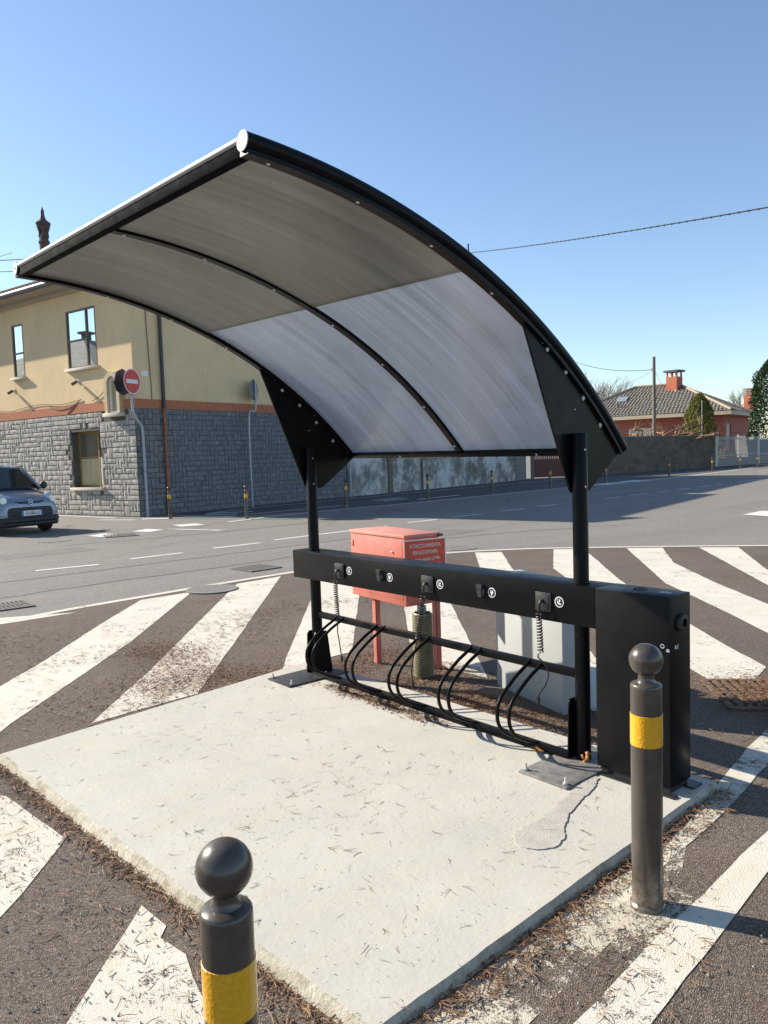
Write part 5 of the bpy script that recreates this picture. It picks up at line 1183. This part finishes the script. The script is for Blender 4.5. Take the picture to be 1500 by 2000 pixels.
# ================================================================== CARS
def car(x, y, ang, paint, label, plate_txt):
    t = thing('parked_car', label, 'car', (x, y, 0)); ca, sa = math.cos(ang), math.sin(ang)
    def L(p): return V((x+p[0]*ca-p[1]*sa, y+p[0]*sa+p[1]*ca, p[2]*1.10))      # local: x forward, y left, z up
    def tr(mb): mb.v = [tuple(L(v)) for v in mb.v]; return mb
    # body: sections from tail to nose: (x, half width low, half width belt, z bottom, z belt, z deck, crown)
    S = [(-1.80, .64, .66, .42, .86, .93), (-1.74, .74, .76, .30, .92, .98), (-1.45, .80, .80, .26, .96, 1.0), (-.9, .815, .81, .24, .97, 1.0), (0., .82, .815, .24, .96, 1.0), (.70, .82, .81, .24, .93, 1.0), (.95, .82, .80, .24, .90, .99), (1.30, .81, .775, .25, .83, .935), (1.60, .79, .73, .26, .755, .865), (1.76, .74, .66, .27, .69, .79), (1.83, .66, .58, .30, .62, .70)]
    mb = MB(); n = 15
    for (sx_, hw, hb, zb, zt, zd) in S:
        half = [(0, zb), (hw*.6, zb), (hw*.93, zb+.03), (hw, zb+.14), (hw+.012, (zb+zt)/2), (hb, zt-.02), (hb*.90, zt+(zd-zt)*.55), (hb*.5, zd-.01)]
        pts = [(yy, zz) for yy, zz in half]+[(0, zd)]+[(-yy, zz) for yy, zz in half[:0:-1]]
        mb.v += [(sx_, yy, zz) for yy, zz in pts]; n = len(pts)
    for i in range(len(S)-1):
        for k in range(n): mb.f.append((i*n+k, i*n+(k+1) % n, (i+1)*n+(k+1) % n, (i+1)*n+k))
    mb.f.append(tuple(range(n))); mb.f.append(tuple((len(S)-1)*n+k for k in range(n)))
    body = part(tr(mb), 'body', paint, t, smooth=55)
    md = body.modifiers.new('sub', 'SUBSURF'); md.levels = 2; md.render_levels = 2
    # cabin
    G = [(-1.66, .70, .99, .60, 1.34), (-1.40, .745, .99, .625, 1.49), (-.6, .755, .99, .635, 1.535), (.15, .755, .985, .63, 1.51), (.42, .75, .985, .615, 1.44), (1.02, .725, .975, .66, 1.0)]
    P = []
    for (sx_, hw, z0, ht, z1) in G: P.append([(sx_, hw, z0), (sx_, ht+.01, z1-.07), (sx_, ht-.07, z1), (sx_, 0, z1+.022), (sx_, -ht+.07, z1), (sx_, -ht-.01, z1-.07), (sx_, -hw, z0)])
    gl, rf_ = MB(), MB()
    for i in range(5):
        for k in range(6):
            q = [P[i][k], P[i+1][k], P[i+1][k+1], P[i][k+1]]
            (rf_ if (k in (1, 2, 3, 4) and i < 4) else gl).add(q, [(0, 1, 2, 3)])
    gl.add(P[0], [tuple(range(7))]); rf_b = part(tr(rf_), 'roof', paint, t, smooth=40)
    part(tr(gl), 'cabin_glass', M_carglass, t, smooth=20)
    pil = MB()
    for sgn_ in (1, -1):
        pil.tube([(.44, sgn_*.615, 1.42), (1.04, sgn_*.715, .985)], .032, 6); pil.tube([(.36, sgn_*.66, 1.39), (.32, sgn_*.76, .98)], .03, 6); pil.tube([(-.55, sgn_*.655, 1.46), (-.55, sgn_*.765, .98)], .04, 6)
        pil.tube([(-1.6, sgn_*.61, 1.3), (-1.72, sgn_*.72, .96)], .06, 6)
    pil.tube([(.43, -.61, 1.445), (.43, 0, 1.475), (.43, .61, 1.445)], .022, 6)
    part(tr(pil), 'cabin_frame', paint, rf_b, smooth=40, kind='stuff')
    part(tr(MB().tube([(1.06, -.72, .975), (1.10, 0, 1.005), (1.06, .72, .975)], .018, 6).tube([(1.03, -.1, 1.03), (1.10, -.55, 1.0)], .010, 5).tube([(1.03, .5, 1.03), (1.10, .05, 1.01)], .010, 5)), 'wiper', M_carblack, t)
    # black lower cladding and intake
    cl = MB()
    cl.tube(smooth_path([(1.30, .76, .32), (1.60, .74, .32), (1.735, .65, .32), (1.785, .45, .32), (1.80, 0, .32), (1.785, -.45, .32), (1.735, -.65, .32), (1.60, -.74, .32), (1.30, -.76, .32)], 4), .088, 8)
    cl.tube(smooth_path([(1.74, .70, .24), (1.80, .45, .24), (1.81, 0, .24), (1.80, -.45, .24), (1.74, -.70, .24)], 4), .06, 8)
    bump_ = part(tr(cl), 'bumper', M_carblack, t, smooth=60)
    gr = MB()
    for (z, hw_, xx) in ((.39, .54, 1.845), (.45, .55, 1.852), (.51, .55, 1.848), (.56, .53, 1.835)):
        gr.tube([(xx-.06, -hw_, z), (xx-.01, -.3, z), (xx, 0, z), (xx-.01, .3, z), (xx-.06, hw_, z)], .047, 6)
    part(tr(gr), 'air_intake', M_carblack, t, smooth=60)
    gr = MB().tube([(1.735, -.50, .725), (1.80, -.25, .70), (1.815, 0, .695), (1.80, .25, .70), (1.735, .50, .725)], .026, 6); part(tr(gr), 'grille_strip', M_carblack, t, smooth=60)
    em_ = part(tr(MB().disc((1.835, 0, .70), (1, 0, .25), .062, 22, .012)), 'emblem', simple('chrome_emblem', (.55, .57, .62), .25, .8), t)
    part(tr(MB().disc((1.848, 0, .703), (1, 0, .25), .046, 22, .004)), 'emblem_field', M_carblack, em_)
    part(tr(MB().box(1.850, 1.856, -.026, .026, .695, .717).box(1.850, 1.856, -.026, -.012, .680, .717).box(1.850, 1.856, .012, .026, .680, .717)), 'emblem_mark', simple('chrome_mark', (.6, .6, .65), .3, .8), em_)
    for sg in (1, -1):
        hl_ = MB().ball((1.585, sg*.590, .755), .165, 10, (.95, .80, .90)); h_ = part(tr(hl_), 'headlight', M_lamp, t, smooth=80)
        part(tr(MB().disc((1.728, sg*.605, .755), (1, sg*.25, .2), .075, 14, .02)), 'headlight_reflector', M_lampwarm, h_)
        part(tr(MB().ball((1.72, sg*.62, .52), .045, 8, (.8, 1.2, .8))), 'fog_lamp', M_lamp, t, smooth=80)
        mr = MB().ball((.86, sg*.92, 1.04), .095, 8, (.6, 1.0, .95)); mr.tube([(.86, sg*.78, 1.0), (.86, sg*.88, 1.02)], .03, 6); part(tr(mr), 'wing_mirror', M_carblack, t, smooth=60)
        part(tr(MB().box(-1.86, -1.72, sg*.70-.07, sg*.70+.07, .80, 1.12)), 'tail_lamp', M_tail, t, bevel=.02)
        for wx in (1.18, -1.12):
            w = MB().lathe([(.17, -.09), (.265, -.095), (.29, -.06), (.29, .06), (.265, .095), (.17, .09)], (wx, sg*.70, .29), 26, (0, 1, 0)); wo = part(tr(w), 'wheel', M_tyre, t, smooth=40)
            part(tr(MB().disc((wx, sg*.775, .29), (0, sg, 0), .18, 18, .015)), 'rim', M_rim, wo)
    pl = part(tr(MB().box(1.885, 1.893, -.26, .26, .415, .525)), 'number_plate', M_white, t); pb = MB().box(1.8935, 1.8945, -.26, -.215, .415, .525); pb.box(1.8935, 1.8945, .215, .26, .415, .525); part(tr(pb), 'plate_band', M_plateblue, pl)
    tm = text_mb(plate_txt, .095, (1.8945, 0, .468), (0, 1, 0), (0, 0, 1), .0005); part(tr(tm), 'plate_lettering', M_navy, pl, smooth=0, recalc=False)
    st = MB()
    for sg in (1, -1): st.box(-.1, .05, sg*.36-.22, sg*.36+.22, .7, 1.18).box(-.06, .02, sg*.36-.11, sg*.36+.11, 1.2, 1.36)
    part(tr(st), 'seat', M_seat, t, bevel=.03)
    return t
cdir = math.atan2(.227, .974)
car(-16.83, 1.97, cdir, M_carblue, 'blue-grey small hatchback facing the road at the left edge beside the stone wall', 'GP 091VJ')
rc = car(-11.35, 37.05, math.atan2(.97, -.20), M_carsilver, 'silver car with red tail lamp driving away, cut by the right edge of the photo', '')
bpy.data.objects[rc.name].name = 'silver_car'

# ================================================================== PINE NEEDLES AND LITTER
def needles(name, n, sampler, z, lmin, lmax, w, mat, label, cat, clump=0, seed=1, rise=.0):
    rr = random.Random(seed); mb = MB(); i = 0
    while i < n:
        x, y = sampler(rr); zz = z(x, y) if callable(z) else z
        cnt = rr.choice((1, 1, 2, 3)) if clump else 1
        a0 = rr.uniform(0, 6.283)
        for _ in range(cnt):
            a = a0+rr.uniform(-.35, .35)*(cnt > 1); l = rr.uniform(lmin, lmax); bend = rr.uniform(-1.1, 1.1); p = V((x, y, zz+.001+rr.random()*.003)); d = V((math.cos(a), math.sin(a), rr.uniform(0, rise)))
            ww = w*rr.uniform(.7, 1.3); pts = [p]
            for k in range(3):
                d = (d+V((-d.y, d.x, 0))*bend*.33); d.normalize(); d.z = d.z*(.5 if k else 1); pts.append(pts[-1]+d*l/3)
            sdv = V((-math.sin(a), math.cos(a), 0))*ww/2
            vs_ = []
            for k, q in enumerate(pts): s_ = sdv*(1 if k < 3 else .3); vs_ += [q-s_, q+s_+V((0, 0, ww*.4))]
            mb.add(vs_, [(0, 2, 3, 1), (2, 4, 5, 3), (4, 6, 7, 5)])
        i += 1
    return solo(mb, name, mat, label, cat, kind='stuff', smooth=0, recalc=False)
def on_pad(rr):
    while True:
        u, v = rr.random(), rr.random(); a = V(PAD[0]).lerp(V(PAD[3]), u); b = V(PAD[1]).lerp(V(PAD[2]), u); p = a.lerp(b, v)
        if noise.noise(V((p.x*1.4, p.y*1.4, 2)))+.45 > rr.random()*1.1: return p.x, p.y
needles('pine_needles', 360, on_pad, .0405, .015, .065, .0016, M_needle_dark, 'loose dry pine needles scattered over the pale slab', 'pine needles', 1, 3)
needles('pine_needles', 900, on_pad, .0405, .003, .011, .0022, M_needle_dark, 'dark crumbs of needles specking the pale slab', 'crumbs', 0, 4)
def along(a, b, w0, w1, pw=2.):
    a, b = V(a), V(b); nn = V(((b-a).y, -(b-a).x)).normalized()
    def f(rr):
        u = rr.random(); p = a.lerp(b, u)+nn*(w0+(w1-w0)*rr.random()**pw*(.6+.8*abs(noise.noise(V((u*7, a.x, 1))))))
        return p.x, p.y
    return f
FL = along(PAD[3], PAD[0], -.035, -.26); FL = along(PAD[0], PAD[3], .040, .15)
FR = along(PAD[3], PAD[2], .028, .17)
needles('pine_litter', 1700, FL, .006, .005, .022, .0032, M_litter, 'brown pine litter gathered along the left front edge of the slab', 'pine litter', 0, 5, .35)
needles('pine_litter', 1700, FR, .010, .005, .024, .0032, M_litter, 'brown pine litter gathered along the right edge of the slab', 'pine litter', 0, 6, .35)
needles('pine_litter', 380, FR, .012, .03, .08, .0024, M_needle, 'long needles caught along the right slab edge', 'pine needles', 1, 7, .3)
needles('pine_litter', 450, FL, .009, .03, .08, .003, M_needle, 'long needles caught along the left slab edge', 'pine needles', 1, 17, .3)
def back(rr):
    while True:
        x = rr.uniform(-.3, 2.3); y = .21+rr.random()**1.6*.75
        if noise.noise(V((x*2.2, y*2.2, 8)))+.5 > rr.random() and not (1.0 < x < 1.8 and y > .55): return x, y
needles('pine_litter', 9000, back, .006, .006, .03, .0045, M_litter, 'thick brown pine litter behind the slab around the corrugated pipe', 'pine litter', 0, 8, .4)
def rackheap(rr):
    u = rr.choice((.42, .62, .95, 1.22, .80)); return rr.gauss(u, .11), rr.gauss(-.135, .035)
needles('pine_litter', 900, rackheap, .0405, .015, .05, .003, M_litter, 'small drift of needles on the slab against the lower rail', 'pine litter', 1, 9, .25)
def wide(rr):
    while True:
        x = rr.uniform(2.1, 3.8); y = rr.uniform(-2.2, 3.2)
        if x > 2.95-.055*y and noise.noise(V((x*1.7, y*1.7, 4)))+.35 > rr.random(): return x, y
needles('pine_needles', 1000, wide, .010, .015, .06, .0022, M_needle, 'dry needles strewn over the asphalt right of the slab', 'pine needles', 1, 10, .2)
def right_grate(rr): return 2.55+rr.gauss(0, .30), 1.75+rr.gauss(0, .28)
needles('pine_litter', 6500, right_grate, .016, .008, .035, .0035, M_litter, 'orange-brown litter choking the rusty grate', 'pine litter', 0, 11, .3)
def leftisl(rr):
    while True:
        x = rr.uniform(-3.6, -.2); y = rr.uniform(-2.4, 2.2)
        if noise.noise(V((x*1.1, y*1.1, 6)))+.15 > rr.random()*.8: return x, y
needles('pine_needles', 2600, leftisl, .010, .015, .06, .0032, M_needle, 'needles strewn over the stripes left of the slab', 'pine needles', 1, 12, .2)
def leftheap(rr):
    c = rr.choice(((-1.75, -.55), (-1.5, -.35), (-1.1, -.55), (-.75, -.95), (-.65, -.65), (-.45, -.35))); return rr.gauss(c[0], .22), rr.gauss(c[1], .16)
needles('pine_litter', 5200, leftheap, .010, .008, .035, .0045, M_litter, 'patch of brown pine litter across two stripes left of the slab', 'pine litter', 0, 13, .3)
def frontl(rr): return rr.uniform(.2, 3.2), -2.15-abs(rr.gauss(0, .4))
needles('pine_needles', 420, frontl, .010, .015, .06, .0024, M_needle, 'needles on the asphalt in front of the slab', 'pine needles', 1, 14, .2)
def gravel(n, sampler, label, seed, mat):
    rr = random.Random(seed); mb = MB()
    for _ in range(n):
        x, y = sampler(rr); r_ = rr.uniform(.002, .006); p = V((x, y, .008+r_*.4)); a = rr.uniform(0, 6.28)
        q = [p+V((math.cos(a+k*2.1)*r_, math.sin(a+k*2.1)*r_, -r_*.5)) for k in range(3)]+[p+V((0, 0, r_*.8))]
        mb.add(q, [(0, 1, 3), (1, 2, 3), (2, 0, 3)])
    solo(mb, 'grit', mat, label, 'grit', kind='stuff', smooth=0)
gravel(900, frontl, 'pale grit on the asphalt in front of the slab', 31, simple('pale_grit', (.38, .35, .3), .9))
gravel(700, wide, 'pale grit on the asphalt right of the slab', 32, simple('pale_grit_right', (.38, .35, .3), .9))
